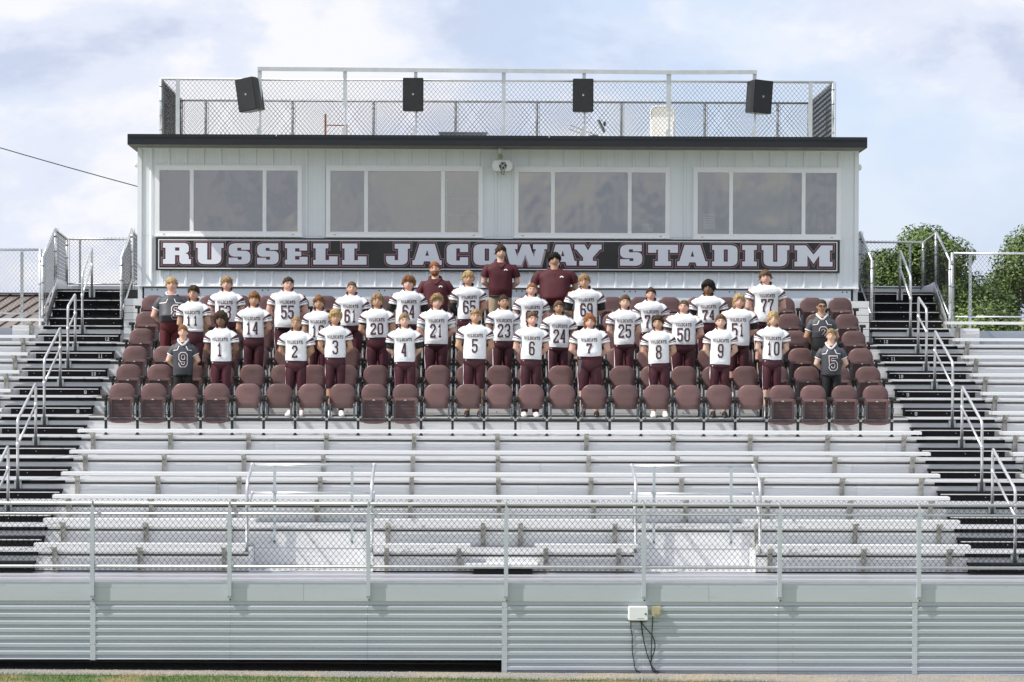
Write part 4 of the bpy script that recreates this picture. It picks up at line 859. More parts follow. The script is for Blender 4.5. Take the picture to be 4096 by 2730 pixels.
def tree(label, x, y, h, rad, seed, dark=.3, nl=9000, zlow=.30):
    rr = random.Random(seed); t = thing('leafy_tree', label, 'tree', (x, y, 0), 'trees behind the right side')
    m = MB(); tr = []; base = Vector((x, y, 0)); lean = Vector((rr.uniform(-.4, .4), rr.uniform(-.4, .4), 0))
    pth = [base + lean*u*u + Vector((rr.uniform(-.1, .1), rr.uniform(-.1, .1), h*.62*u)) for u in (0, .25, .5, .75, 1)]
    m.tube(pth, [.28, .22, .18, .13, .07], 10); blobs = []
    for k in range(15):
        u = rr.uniform(.35, 1); p0 = pth[0].lerp(pth[-1], u); a = rr.uniform(0, 6.28); e = Vector((math.cos(a)*rad*rr.uniform(.45, .95), math.sin(a)*rad*rr.uniform(.45, .95), h*rr.uniform(.02, .30)))
        q = p0+e; m.tube([p0, p0.lerp(q, .5)+Vector((0, 0, -.15)), q], [.07, .05, .02], 6); blobs.append((q, rr.uniform(.45, .85)))
    m.build('trunk', 'bark', t, True)
    for k in range(44):
        a = rr.uniform(0, 6.28); v = rr.uniform(zlow, 1)**.8; wd = math.sin(min(1, max(.12, (v-zlow*.7)/(1-zlow*.7)))*math.pi)**.6
        blobs.append((base+lean+Vector((math.cos(a)*rad*wd*rr.uniform(.3, 1), math.sin(a)*rad*wd*rr.uniform(.3, 1), h*v-.55)), rr.uniform(.32, .78)))
    q = MB(); tr2 = sum(r*r for c, r in blobs)
    for c, r in blobs:                       # dark solid cores added in each clump to block the sky
        for i in range(3):
            e = c+Vector((rr.gauss(0, .3), rr.gauss(0, .3), rr.gauss(0, .22)))*r; b_ = len(q.v); q.ball(e, r*.20, r*.20, r*.17, 6, 4, 1)
            for v_ in range(b_, len(q.v)): q.v[v_] = tuple(Vector(q.v[v_])+Vector((rr.uniform(-.04, .04), rr.uniform(-.04, .04), rr.uniform(-.04, .04))))
    for c, r in blobs:
        for i in range(int(nl*r*r/tr2)):
            d = Vector((rr.gauss(0, 1), rr.gauss(0, 1), rr.gauss(0, 1))).normalized()*(r*rr.uniform(.35, 1.08)**.6); d.z *= .72
            p = c+d; s = rr.uniform(.022, .040); ax = Vector((rr.gauss(0, 1), rr.gauss(0, 1), rr.gauss(0, .6))).normalized(); n_ = (d.normalized()*.9+Vector((rr.gauss(0, .6), rr.gauss(0, .6), .5+rr.gauss(0, .5)))).normalized(); b = ax.cross(n_)
            if b.length < .1: continue
            b.normalize(); a2 = n_.cross(b)
            q.add([p-a2*s*1.5, p+b*s*.7, p+a2*s*1.5, p-b*s*.7], [(0, 1, 2, 3)], 1 if rr.random() < dark else 0)
    q.build('crown', ['leaf', 'leaf_dark'], t)
tree('broad leafy tree right behind the right stair landing', 10.4, 20.5, 7.15, 2.0, 11, .35, 78000, .22)
tree('leafy tree at the right edge of the picture', 13.5, 22.5, 7.3, 1.95, 12, .3, 62000, .20)
tree('dark leafy tree low between the two taller trees', 12.1, 27, 6.5, 1.6, 13, .7, 34000, .18)
tree('pale green bushy tree behind the far right fence', 11.75, 17.5, 5.45, .95, 14, .15, 26000, .18)

# ================================================================ CHAIRS
def make_chair(folded):
    t = thing('stadium_chair', '', 'chair')
    # back shell: gently curved panel with rounded corners
    w, h = .42, .39; nx, nz = 10, 9; out = [(x, z+.022*(1-(x/.21)**2)*max(0, (z-.63)/.195)-.012*max(0, (z-.63)/.195)) for x, z in rounded(w, h, .135, 7, 0, .63, .06)]; m = MB(); n = len(out)
    def yy(x, z): return .018 - .030*(.825-z)/.39*1.0 + .35*x*x - .014*max(0, (z-.74)/.085)
    inn = [(x*.93, .63+(z-.63)*.93) for x, z in out]
    f = [(x, yy(x, z)-.013, z) for x, z in inn]; e = [(x, yy(x, z), z) for x, z in out]; b = [(x, yy(x, z)+.014, z) for x, z in inn]
    ctr = [(x*.5, yy(x*.5, .63+(z-.63)*.5)-.013, .63+(z-.63)*.5) for x, z in out]
    ctb = [(x*.5, yy(x*.5, .63+(z-.63)*.5)+.014, .63+(z-.63)*.5) for x, z in out]
    vs = ctr + f + e + b + ctb + [(0, yy(0, .63)-.013, .63), (0, yy(0, .63)+.014, .63)]; fs = []
    for r_ in range(4): fs += [(r_*n+i, r_*n+(i+1) % n, (r_+1)*n+(i+1) % n, (r_+1)*n+i) for i in range(n)]
    fs += [(5*n, (i+1) % n, i) for i in range(n)] + [(5*n+1, 4*n+i, 4*n+(i+1) % n) for i in range(n)]
    m.add(vs, fs); bk = m.build('backrest', 'plastic_maroon', t, True)
    if folded:
        m = MB(); o = rounded(.415, .40, .035, 4, 0, .415, .02)
        y0, y1 = -.135, -.085; i_ = [(max(-.148, min(.148, x)), max(.265, min(.572, z))) for x, z in o]; n = len(o)
        vs = [(x, y1, z) for x, z in o] + [(x, y0+.012*abs(x)/.2, z) for x, z in o] + [(x, y0+.004, z) for x, z in i_] + [(x, y0+.028, z) for x, z in i_]
        fs = [tuple(range(n))[::-1]]
        for r_ in range(3): fs += [(r_*n+i, r_*n+(i+1) % n, (r_+1)*n+(i+1) % n, (r_+1)*n+i) for i in range(n)]
        m.add(vs, fs); m.prism([(-.20, .238), (.20, .238), (.15, .205), (.06, .192), (-.06, .192), (-.15, .205)], -.15, -.10); s_ = m.build('seat', 'plastic_maroon', t)
        m = MB(); m.box(-.147, .147, -.1085, -.104, .266, .571)
        for k in range(5): z = .30+k*.058; m.box(-.146, .146, -.1125, -.1084, z, z+.042)
        m.build('seat_underside', 'plastic_dark', s_)
        m = MB(); m.box(-.036, .036, -.141, -.132, .562, .592); m.build('plate_holder', 'plastic_maroon', s_)
        m = MB(); m.box(-.017, .017, -.1445, -.1412, .570, .586); m.build('number_plate', 'plate', s_)
    for s in (-1, 1):
        m = MB(); m.box(s*.193-.014, s*.193+.014, -.17, -.125, .28, .525); m.box(s*.193-.004, s*.193+.004, -.125, -.03, .30, .40); b_ = m.build('side_bracket', 'steel_gray', t)
        for z in (.31, .50): q = MB(); q.ball((s*.193, -.172, z), .009, .006, .009, 6, 4); q.build('bolt', 'bolt', b_)
    m = MB(); m.box(-.178, .178, -.165, -.145, .272, .288); m.build('crossbar', 'steel_gray', t)
    for x in (-.254,):
        chair_post(t, x)
    return t
def chair_post(t, x):
    m = MB(); m.box(x-.020, x+.020, -.07, -.02, .01, .60); m.box(x-.03, x+.03, -.12, .06, 0, .012); m.box(x-.022, x+.022, -.075, -.01, .235, .275); m.build('post', 'steel_black', t)
    m = MB(); m.prismx([(-.30, .605), (-.27, .592), (-.02, .60), (.02, .61), (.02, .640), (-.27, .648), (-.30, .632)], x-.034, x+.034); m.build('armrest', 'steel_black', t)
    m = MB(); m.tube([(x-.02, -.10, .435), (x+.02, -.10, .435)], .045, 10); m.build('hinge', 'steel_gray', t, True)
    m = MB(); m.box(x-.022, x+.022, -.10, -.0765, .245, .285); m.build('clip', 'bolt', t)
chA = make_chair(True); chB = make_chair(False); usedA = usedB = False
seatless = {8: set(list(range(5, 9))+list(range(11, 22))), 9: set(range(5, 23)), 10: set(range(5, 21)), 11: set(range(5, 20)), 12: set(range(6, 19)), 13: set()}
seatless[9] -= {22}; rows = {8: 'front chair row', 9: 'second chair row', 10: 'third chair row', 11: 'fourth chair row', 12: 'fifth chair row', 13: 'back chair row'}
protoA, protoB = chA, chB
for n in range(8, 14):
    for c in range(1, 26):
        src = protoB if c in seatless[n] else protoA
        o = copy_tree(src)
        o.location = ((c-13)*.508, YN(n), DK(n)); o['group'] = 'maroon stadium chairs in six rows'
        pos = 'middle one' if c == 13 else (('leftmost' if c == 1 else ORD[c]+' from the left') if c < 13 else ('rightmost' if c == 25 else ORD[26-c]+' from the right'))
        o['label'] = 'maroon chair %s, %s in the %s' % ('with folded seat' if src is protoA else 'without seat', pos, rows[n])
        if c == 25:
            for ch in list(o.children):
                nm = ch.name.split('.')[0]
                if nm in ('post', 'armrest', 'hinge', 'clip'): k = ch.copy(); COL.objects.link(k); k.parent = o; k.location = (.508, 0, 0)
for p in (protoA, protoB):
    def kill(o):
        for ch in list(o.children): kill(ch)
        bpy.data.objects.remove(o)
    kill(p)

# ================================================================ PEOPLE
def remeshed(mb, voxel):
    me = mb.mesh('raw', 'skin_light'); t = bpy.data.objects.new('tmp', me); COL.objects.link(t)
    md = t.modifiers.new('r', 'REMESH'); md.mode = 'VOXEL'; md.voxel_size = voxel; md.use_smooth_shade = True
    sm = t.modifiers.new('s', 'SMOOTH'); sm.factor = .5; sm.iterations = 2
    bpy.context.view_layer.update()
    r = bpy.data.meshes.new_from_object(t.evaluated_get(bpy.context.evaluated_depsgraph_get())); bpy.data.objects.remove(t); bpy.data.meshes.remove(me); r.materials.clear(); return r
def head_surface(cz, h, rr, fat):
    """closed sculpted head, face towards -y"""
    a, b, c = .345*h*(1+.10*fat), .41*h, .5*h; nu, nv = 28, 22; vs = []
    for j in range(nv+1):
        v = math.pi*j/nv
        for i in range(nu):
            u = 2*math.pi*i/nu; X, Y, Z = math.sin(v)*math.cos(u), math.sin(v)*math.sin(u), math.cos(v)
            lo = max(0, -Z-.05)/.95; x = a*X*(1-(.30-.18*fat)*lo**1.4); y = b*Y; z = c*Z
            if Y < 0:
                y *= .95; y -= .010*lo*(-Y)
                fx, fz = x/h, z/h
                y -= .095*h*math.exp(-(fx/.055)**2-((fz+.075)/.075)**2) + .05*h*math.exp(-(fx/.04)**2-((fz-.03)/.08)**2)
                for s in (-1, 1): y += .042*h*math.exp(-((fx-s*.145)/.075)**2-((fz-.045)/.055)**2)
                y -= .022*h*math.exp(-(fx/.2)**2-((fz-.135)/.05)**2); y -= .030*h*math.exp(-(fx/.10)**2-((fz+.25)/.05)**2); y -= .035*h*math.exp(-(fx/.09)**2-((fz+.43)/.06)**2)
            else: y *= .98; y += .012*max(0, Z)
            vs.append((x, y, cz+z))
    fs = []
    for j in range(nv):
        for i in range(nu): fs.append((j*nu+i, (j+1)*nu+i, (j+1)*nu+(i+1) % nu, j*nu+(i+1) % nu))
    return vs, fs, a, b, c
def make_hair(p, cz, h, a, b, c, style, matn, rr, turn):
    nu, nv = 36, 26; vs = []; th = dict(short=.016, crop=.009, bowl=.022, curly=.034, afro=.046, wavy=.024, long=.020, quiff=.022)[style]; am = dict(curly=.020, afro=.022, wavy=.016, long=.012, quiff=.014, crop=.005).get(style, .009)
    sd = rr.uniform(0, 99)
    for j in range(nv+1):
        v = math.pi*j/nv
        for i in range(nu):
            u = 2*math.pi*i/nu; X, Y, Z = math.sin(v)*math.cos(u), math.sin(v)*math.sin(u), math.cos(v); front = max(0, -Y)**1.0
            side = abs(X)
            line = -.42 + .98*front**.85 if Y < 0 else -.42 - .1*Y         # hairline height as a function of azimuth
            if Y < 0: line = -.30*(1-front) + {'bowl': .34, 'long': .46, 'curly': .40, 'afro': .42, 'wavy': .40}.get(style, .52)*front
            if style in ('short', 'crop', 'quiff') and Y > -.3: line = max(line, -.18) if side > .7 else line
            if style == 'long': line = min(line, .46*front-.9*(1-front**2.0)) if front < .82 else line
            line += .10*noise.noise((u*2.2+sd, v*3, 1.3)) + .05*noise.noise((u*7+sd, 2, 9)); k = max(0, min(1, (Z-line)/.10+.5)); k = k*k*(3-2*k)
            nzv = noise.noise((X*3.2+sd, Y*3.2, Z*3.2)) + .6*noise.noise((X*8+sd, Y*8, Z*8))
            ed = max(0, min(1, (Z-line)/.42)); thick = (th*(.55+.45*max(0, Z+.4)) if style not in ('afro', 'curly') else th*(.7+.3*max(0, Z+.5)))*(.35+.65*ed)
            if style == 'quiff': thick += .022*max(0, Z)*front
            r_ = thick + am*nzv; off = k*r_ - (1-k)*.012
            lo = max(0, -Z-.05)/.95
            x = (a+off)*X*(1-.22*lo**1.4); y = (b+off)*Y*(.95 if Y < 0 else .98); z = (c+off)*Z
            if style == 'long' and k > .5 and Z < -.1:
                z = (c+off)*Z*1.0 - .10*min(1, (-Z-.1)/.6)*(1 if style == 'long' else 0); x = (a+.018+am*nzv)*math.copysign(max(abs(X), .55*abs(X)/max(.05, math.sin(v))), X) if abs(X) > .05 else x; y = max(y, -.02)
            vs.append((x, y, cz+z))
    fs = []
    for j in range(nv):
        for i in range(nu): fs.append((j*nu+i, (j+1)*nu+i, (j+1)*nu+(i+1) % nu, j*nu+(i+1) % nu))
    m = MB(); m.add(vs, fs)
    if style in ('curly', 'afro'):                  # separate curls standing proud of the mass
        for q in range(95):
            d = Vector((rr.gauss(0, 1), rr.gauss(0, 1), abs(rr.gauss(0, 1))*.9+.05)).normalized()
            if d.y < 0 and d.z < .42*(-d.y)+.12: continue
            s = rr.uniform(.009, .017); m.ball((d.x*(a+th*.95), d.y*(b+th*.9), cz+d.z*(c+th*.85)), s, s, s, 6, 4)
    if style != 'crop':                             # loose tufts that break the outline
        for q in range(190):
            d = Vector((rr.gauss(0, 1), rr.gauss(0, 1), rr.gauss(0, 1)*.8+.35)).normalized()
            if d.y < 0 and d.z < .50*(-d.y)**.8+.02: continue
            if d.z < -.25 and style != 'long': continue
            o_ = th*.75; b0 = Vector((d.x*(a+o_), d.y*(b+o_), cz+d.z*(c+o_))); t1 = Vector((-d.y, d.x, 0)); t1 = t1.normalized() if t1.length > .05 else Vector((1, 0, 0)); t2 = d.cross(t1)
            ln = rr.uniform(.012, .028)*(1.5 if style in ('wavy', 'long', 'bowl', 'quiff') else 1); tip = b0+d*ln*.55+Vector((rr.gauss(0, .5)*ln, -.35*ln, -.55*ln)); w_ = rr.uniform(.005, .010)
            m.add([b0+t1*w_-d*.004, b0-t1*w_*.5+t2*w_-d*.004, b0-t1*w_*.5-t2*w_-d*.004, tip], [(0, 1, 3), (1, 2, 3), (2, 0, 3)])
    return turn(m).build('hair', matn, p, True, local=True)
def project(mb, quads, bvh, off, mi=0):
    for quad, lv in quads:
        vs = []
        for q in quad:
            hit = bvh.ray_cast(Vector((q.x, -1.0, q.y)), Vector((0, 1, 0)))
            if hit[0] is None: vs = None; break
            vs.append((q.x, hit[0].y-off-lv*.0012, q.y))
        if vs: mb.add(vs, [(0, 1, 2, 3)], mi)

def person(num, deck, X, H, hem, sw, tw, fat, outfit, skin, hair, style, label, opts):
    rr = random.Random(sum(ord(c)*(i+3) for i, c in enumerate(num))*7+deck)
    yaw = opts.get('yaw', rr.uniform(-7, 7)); HY, HT = R(rr.uniform(-11, 11)), R(rr.uniform(-4, 4))
    p = thing('person', label, 'person', (X, YN(deck)-.42, DK(deck)+.003), 'football team lined up on the stand')
    top = {'afro': .035, 'curly': .030, 'quiff': .018, 'wavy': .016, 'bowl': .014, 'long': .014}.get(style, .008)
    h = max(.205, min(.238, .134*H)); hz = H-top-h/2; chin = H-top-h; zs = chin-.018+.012*fat; k = H/1.7
    pads = outfit == 'player'
    if not pads: zs = chin-.066
    # ---- body: one continuous skin from sculpted head, neck, trunk, arms with hands, legs
    m = MB(); vs, fs, ha, hb_, hc = head_surface(hz, h, rr, fat); m.add(vs, fs)
    for s in (-1, 1): m.ball((s*(ha+.004), .012, hz-.01), .011, .020, .031, 8, 6)
    HM = Matrix.Translation((0, .015, chin)) @ Matrix.Rotation(HY, 4, 'Z') @ Matrix.Rotation(HT, 4, 'Y') @ Matrix.Translation((0, -.015, -chin))
    def turn(mb): mb.v = [tuple(HM @ Vector(v)) for v in mb.v]; return mb
    turn(m)
    nr = .056+.012*fat
    m.tube([(0, .02, zs-.08), (0, .015, chin+.02), (0, .018, chin+.06)], [nr+.02, nr, nr-.004], 14)
    aw = tw/2-.02
    m.loft([(0, 0, .50*H, aw*.92, .095+.02*fat, 2.4), (0, 0, hem+.1, aw*.9, .095+.03*fat, 2.4), (0, 0, zs-.18, aw*.98, .11+.02*fat, 2.4), (0, .0, zs-.07, aw*.95, .10, 2.4), (0, .01, zs+.005, .085, .07, 2)], 20)
    ex = tw/2+.055+.02*fat; ar = 1.12+.28*fat; elz = zs-.335*k; arms = {}
    for s in (-1, 1):
        sh = (s*(sw*.5-.085 if pads else sw*.5-.065), .005, zs-.085); el = (s*max(ex+.02, sw*.5-.055), .02, elz); wr = (s*.085, .155+.05*fat, zs-.49*k); hd = (s*.03, .175+.05*fat, zs-.53*k)
        path = [sh, Vector(sh).lerp(Vector(el), .5), el, Vector(el).lerp(Vector(wr), .45), wr]; rad = [.050*ar, .049*ar, .043*ar, .040*ar, .027*ar]; arms[s] = (path, rad)
        m.tube([Vector(sh).lerp(Vector((0, 0, zs-.09)), .5)]+path, [.05*ar]+rad, 12)
        m.tube([wr, hd, (s*-.02, .178+.05*fat, zs-.56*k)], [(.028, .022), (.036, .019), (.034, .015)], 10)
        for f_ in range(4): m.tube([(s*(-.005-f_*.004), .172+.05*fat, zs-(.535+.014*f_)*k), (s*(-.04-.004*f_), .182+.05*fat, zs-(.555+.016*f_)*k), (s*-.06, .176+.05*fat, zs-(.57+.017*f_)*k)], [.0095, .009, .007], 6)
        m.tube([(s*.045, .16+.05*fat, zs-.51*k), (s*.02, .15+.05*fat, zs-.55*k), (s*0., .15+.05*fat, zs-.575*k)], [.011, .010, .008], 6)
        lx = tw*.235
        m.tube([(s*lx, .01, .50*H), (s*lx, 0, .38*H), (s*(lx+.005), -.005, .275*H), (s*(lx+.01), .015, .20*H), (s*(lx+.01), .02, .045*H), (s*(lx+.01), .02, .03)], [tw*.21, tw*.20, .056+.016*fat, .055+.016*fat, .036+.006*fat, .036], 14)
        m.tube([(s*(lx+.012), .05, .035), (s*(lx+.018), -.04, .035), (s*(lx+.024), -.13, .022)], [(.035, .032), (.040, .030), (.036, .018)], 10)
    me = remeshed(m, .0125); me.materials.append(MATS[skin]); me.name = 'body'; mesh_obj('body', me, p)
    make_hair(p, hz, h, ha, hb_, hc, style, hair, rr, turn)
    # ---- face details
    for s in (-1, 1):
        q = MB(); q.ball((s*.145*h, -hb_*.80, hz+.040*h), .066*h, .03*h, .026*h, 8, 6); q.ball((s*.145*h, -hb_*.835, hz+.040*h), .029*h, .02*h, .027*h, 8, 6, 1); turn(q).build('eye', ['eye_white', 'iris'], p, True, local=True)
        q = MB(); q.tube([(s*.06*h, -hb_*.945, hz+.118*h), (s*.15*h, -hb_*.90, hz+.142*h), (s*.235*h, -hb_*.76, hz+.115*h)], [.012*h, .017*h, .009*h], 6); turn(q).build('eyebrow', opts.get('brow', hair), p, True, local=True)
    sm_ = opts.get('smile', 0); q = MB(); q.tube([(-.13*h, -hb_*.86, hz-.245*h+sm_*.02*h), (-.05*h, -hb_*.955, hz-.25*h), (.05*h, -hb_*.955, hz-.25*h), (.13*h, -hb_*.86, hz-.245*h+sm_*.02*h)], [(.010*h, .010*h), (.02*h, .022*h), (.02*h, .022*h), (.01*h, .01*h)], 8); turn(q).build('mouth', 'lip_'+skin, p, True, local=True)
    if sm_: q = MB(); q.box(-.075*h, .075*h, -hb_*.985, -hb_*.965, hz-.258*h, hz-.236*h); turn(q).build('teeth', 'cloth_white', p, local=True)
    if opts.get('beard'):
        q = MB(); nu, nv = 24, 12; vs = []
        for j in range(nv+1):
            for i in range(nu+1):
                u = math.pi+math.pi*i/nu; v = math.pi*(.56+.40*j/nv); Xx, Yy, Zz = math.sin(v)*math.cos(u), math.sin(v)*math.sin(u), math.cos(v); lo = max(0, -Zz-.05)/.95
                edge = min(1, j/2.5)*min(1, i/2.5, (nu-i)/2.5); o_ = -.006+edge*(.014+.016*lo)+.004*noise.noise((Xx*9, Yy*9, Zz*9))
                hole = math.exp(-(Xx/.26)**2-((Zz+.47)/.09)**2); o_ -= .02*hole
                vs.append(((ha+o_)*Xx*(1-.22*lo**1.4), (hb_*.97+.012*lo+o_)*Yy, hz+(hc+o_)*Zz-.006*lo))
        q.add(vs, [(j*(nu+1)+i, (j+1)*(nu+1)+i, (j+1)*(nu+1)+i+1, j*(nu+1)+i+1) for j in range(nv) for i in range(nu)]); turn(q).build('beard', opts['beard'], p, True, local=True)
    if opts.get('glasses'):
        q = MB()
        for s in (-1, 1): q.tube([(s*.155*h+.095*h*math.cos(a*.5236), -hb_*1.02, hz+.04*h+.07*h*math.sin(a*.5236)) for a in range(12)], .006, 5, closed=True, up=(0, 1, 0)); q.tube([(s*.25*h, -hb_*1.0, hz+.05*h), (s*(ha+.006), .01, hz+.03*h)], .004, 5)
        q.tube([(-.06*h, -hb_*1.03, hz+.05*h), (.06*h, -hb_*1.03, hz+.05*h)], .004, 5); turn(q).build('glasses', 'iris', p, True, local=True)
    # ---- shirt or jersey
    by = .105+.045*fat; n = 32; shirt = {'player': 'jersey_white', 'coach': 'polo_maroon', 'gray': 'jersey_gray'}[outfit]
    bel = opts.get('belly', .35*fat)
    def collar_pt(t, dz=0, g=0):
        c, s_ = math.cos(t), math.sin(t); fr = max(0, -s_)                         # t as in loft: -pi/2 is the front
        vd = (.115 if pads else .085)*fr**2.2
        return ((.080+g+.012*fat)*c*(1-.25*fr**4), (.075+g)*s_-.028*fr**2, zs+.040+dz-vd+.012*max(0, s_))
    if pads:
        rings = [(0, -.005-.03*bel, hem, tw/2*.97, by+.010+.05*bel, 2.5), (0, -.005-.04*bel, hem+.06, tw/2*1.0, by+.02+.06*bel, 2.5), (0, -.03*bel, (hem+zs-.22)/2, tw/2*.985, by+.018+.04*bel, 2.5), (0, 0, zs-.24, tw/2*1.0, by+.022, 2.6), (0, 0, zs-.165, tw/2*1.05, by+.032, 2.7), (0, 0, zs-.115, sw*.40, by+.036, 2.7), (0, 0, zs-.065, sw*.36, by+.030, 2.6), (0, .0, zs-.026, sw*.275, by+.014, 2.4), (0, .004, zs+.008, sw*.19, by-.01, 2.2)]
    else:
        pw = sw*.5
        rings = [(0, -.02*bel, hem, tw/2*.98, by+.005+.03*bel, 2.4), (0, -.05*bel, hem+.10, tw/2*1.0, by+.015+.10*bel, 2.4), (0, -.04*bel, (hem+zs-.2)/2, tw/2*1.0, by+.015+.08*bel, 2.4), (0, -.01*bel, zs-.20, tw/2*1.0, by+.02+.03*bel, 2.5), (0, 0, zs-.115, pw*.90, by+.012, 2.5), (0, 0, zs-.06, pw*.80, by-.005, 2.4), (0, .004, zs-.012, pw*.55, by-.027, 2.2), (0, .008, zs+.020, .098+.012*fat, by-.035, 2.1)]
    dense = []
    for i, r_ in enumerate(rings):
        if i: dense.append(tuple((u_+v_)/2 for u_, v_ in zip(rings[i-1], r_)))
        dense.append(r_)
    rings = dense; nb_ = 9; sd_ = rr.uniform(0, 50)
    R_ = []
    for i, r_ in enumerate(rings):                       # soft irregular folds in the cloth
        cx, cy, z, ax, ay, pw_ = r_; pts = []
        for j in range(n):
            t = 2*math.pi*j/n; c, q_ = math.cos(t), math.sin(t); e = 2/pw_; x = cx+ax*math.copysign(abs(c)**e, c); y = cy+ay*math.copysign(abs(q_)**e, q_); f_ = (.013*noise.noise((x*7+z*5+sd_, y*6+deck, z*6+X*3)) + .008*noise.noise((x*16+sd_, y*10, z*13-x*9))) if i < nb_ else .004*noise.noise((x*9+sd_, y*9, z*9))
            pts.append((x*(1+f_*3), y*(1+f_*4), z+(.012*noise.noise((x*6+X, y*6, 0)) if i == 0 else 0)))
        R_.append(pts)
    R_.append([collar_pt(2*math.pi*j/n) for j in range(n)])
    m = MB(); m.loft(R_, n, cap=False); jo = m.build(opts.get('shirt_name', 'jersey' if outfit != 'coach' else 'polo_shirt'), shirt, p, True, local=True)
    md = jo.modifiers.new('s', 'SUBSURF'); md.levels = 1; md.render_levels = 1
    bvh = BVHTree.FromPolygons([Vector(v) for v in m.v], m.f)
    # sleeves
    for s in (-1, 1):
        q = MB()
        if pads:
            st_, en = Vector((s*sw*.25, 0, zs-.108)), Vector((s*(sw*.5-.045), -.004, zs-.225)); N_ = 16; path = []; rad = []
            for i in range(N_+1):
                u = i/N_; c_ = st_.lerp(en, u)+Vector((s*.022*math.sin(u*math.pi), 0, .018*math.sin(u*math.pi))); path.append(c_); rad.append((.096-.008*u+.012*fat, (.088-.012*u)+.008*fat))
            mis = [0]*8+[1, 1, 1, 0, 1, 0, 0, 0]; q.tube(path, rad, 20, False, mis=mis)
            d_ = (en-st_).normalized(); q.tube([en, en+d_*.012], [(.086+.012*fat, .074+.008*fat), (.076+.012*fat, .064+.008*fat)], 20, False, mis=[1]); q.build('sleeve', ['jersey_white', 'print_maroon'], p, True, local=True)
        else:
            path, rad = arms[s]; a0, a1, a2 = Vector(path[0]), Vector(path[1]), Vector(path[2]); st_ = a0.lerp(Vector((0, 0, a0.z)), .30)+Vector((0, 0, -.012)); en = a1.lerp(a2, .30 if outfit == 'coach' else .18)
            rs_ = .072+.022*fat if outfit == 'coach' else .068+.02*fat
            q.tube([st_, a0.lerp(st_, .2), a0.lerp(en, .5), en.lerp(a0, .1), en], [rs_-.008, rs_-.002, rs_, rs_-.002, rs_-.002], 18, False, mis=[0, 0, 0, 1 if outfit == 'gray' else 0]); q.build('sleeve', [shirt, 'cloth_white'], p, True, local=True)
    # collar
    q = MB(); cn = 40
    if outfit == 'coach':
        for s in (-1, 1):
            pts = [Vector(collar_pt(-math.pi/2+s*math.pi*i/12, .022, .008)) for i in range(13)]; vs = []
            for i, a_ in enumerate(pts): o_ = Vector((a_.x, a_.y, 0)).normalized(); dn = .034+.026*max(0, 1-i/3); vs += [a_, a_+o_*.034+Vector((0, 0, -dn))]
            q.add(vs, [(2*i, 2*i+1, 2*i+3, 2*i+2) for i in range(12)])
        q.build('collar', 'polo_maroon', p, True, local=True)
        q = MB(); 
        for i in range(3): hit = bvh.ray_cast(Vector((.004, -1, zs-.075-.04*i)), Vector((0, 1, 0))); q.ball((.004, hit[0].y, zs-.075-.04*i), .006, .004, .006, 6, 4)
        q.build('buttons', 'iris', p, local=True)
        q = MB(); lx_ = .5*tw*.42; quads = []
        for i in range(8):
            t0, t1 = R(180-i*22.5), R(180-(i+1)*22.5); cz_ = zs-.135
            quads.append(([Vector((lx_+.034*math.cos(t0), cz_+.030*math.sin(t0))), Vector((lx_+.034*math.cos(t1), cz_+.030*math.sin(t1))), Vector((lx_+.015*math.cos(t1), cz_+.012*math.sin(t1))), Vector((lx_+.015*math.cos(t0), cz_+.012*math.sin(t0)))], 0))
        project(q, quads, bvh, .006); q.build('emblem', 'cloth_white', p, local=True)
    elif outfit == 'player':
        q.tube([collar_pt(2*math.pi*i/cn, .004, .004) for i in range(cn)], [(.010, .016)]*cn, 8, closed=True); q.build('collar', 'print_maroon', p, True, local=True)
    else:
        q.tube([collar_pt(2*math.pi*i/cn, .004, .006) for i in range(cn)], [(.010, .020)]*cn, 8, closed=True); q.build('collar', 'cloth_white', p, True, local=True)
        zz = zs-.10
        for s in (-1, 1):
            q = MB(); quads = []
            for A_, B_ in (((s*.055, zs-.055), (s*.085, zz-.02)), ((s*.085, zz-.02), (s*(tw*.5-.012), zz-.028))):
                A_, B_ = Vector(A_), Vector(B_); nv_ = Vector((-(B_-A_).y, (B_-A_).x)).normalized()*.006
                for i in range(4): a_, b_ = A_.lerp(B_, i/4), A_.lerp(B_, (i+1)/4); quads.append(([a_-nv_, b_-nv_, b_+nv_, a_+nv_], 0))
            project(q, quads, bvh, .007); q.build('yoke_piping', 'cloth_white', p, local=True)
    # lettering
    if outfit == 'player':
        q = MB(); project(q, stroke_text('WILDCATS', -.132, .132, zs-.205, zs-.150, .0085, .22, {'I': .55, 'W': 1.25}, .02), bvh, .009); q.build('lettering', 'print_maroon', p, local=True)
        dw = .095; tot = dw if len(num) == 1 else .215; z1 = zs-.232; z0 = max(hem+.045, z1-.225)
        cw_ = dw if len(num) == 1 else .096
        for i_, ch_ in enumerate(num):
            xa_ = -tot/2+i_*(tot-cw_)+(.008 if ch_ == '1' and len(num) > 1 else 0); q = MB(); project(q, stroke_text(ch_, xa_, xa_+cw_-(.016 if ch_ == '1' and len(num) > 1 else 0), z0, z1, .027, .24, None, .03), bvh, .009); q.build('number_digit', 'print_maroon', p, local=True)
        q = MB(); project(q, [([Vector((-.012, zs-.088)), Vector((.012, zs-.088)), Vector((.012, zs-.082)), Vector((-.012, zs-.082))], 0)], bvh, .008); q.build('neck_tag', 'cloth_white', p, local=True)
    elif outfit == 'gray':
        nn = num[1:]; cx = opts.get('nx', .01); z1 = zs-.165; z0 = z1-.225
        q = MB(); project(q, stroke_text(nn, cx-.073, cx+.073, z0-.011, z1+.011, .052, .2, None, .03), bvh, .008); q.build('number_outline', 'cloth_white', p, local=True)
        q = MB(); project(q, stroke_text(nn, cx-.062, cx+.062, z0, z1, .030, .2, None, .03), bvh, .0125); q.build('number', 'print_maroon', p, local=True)
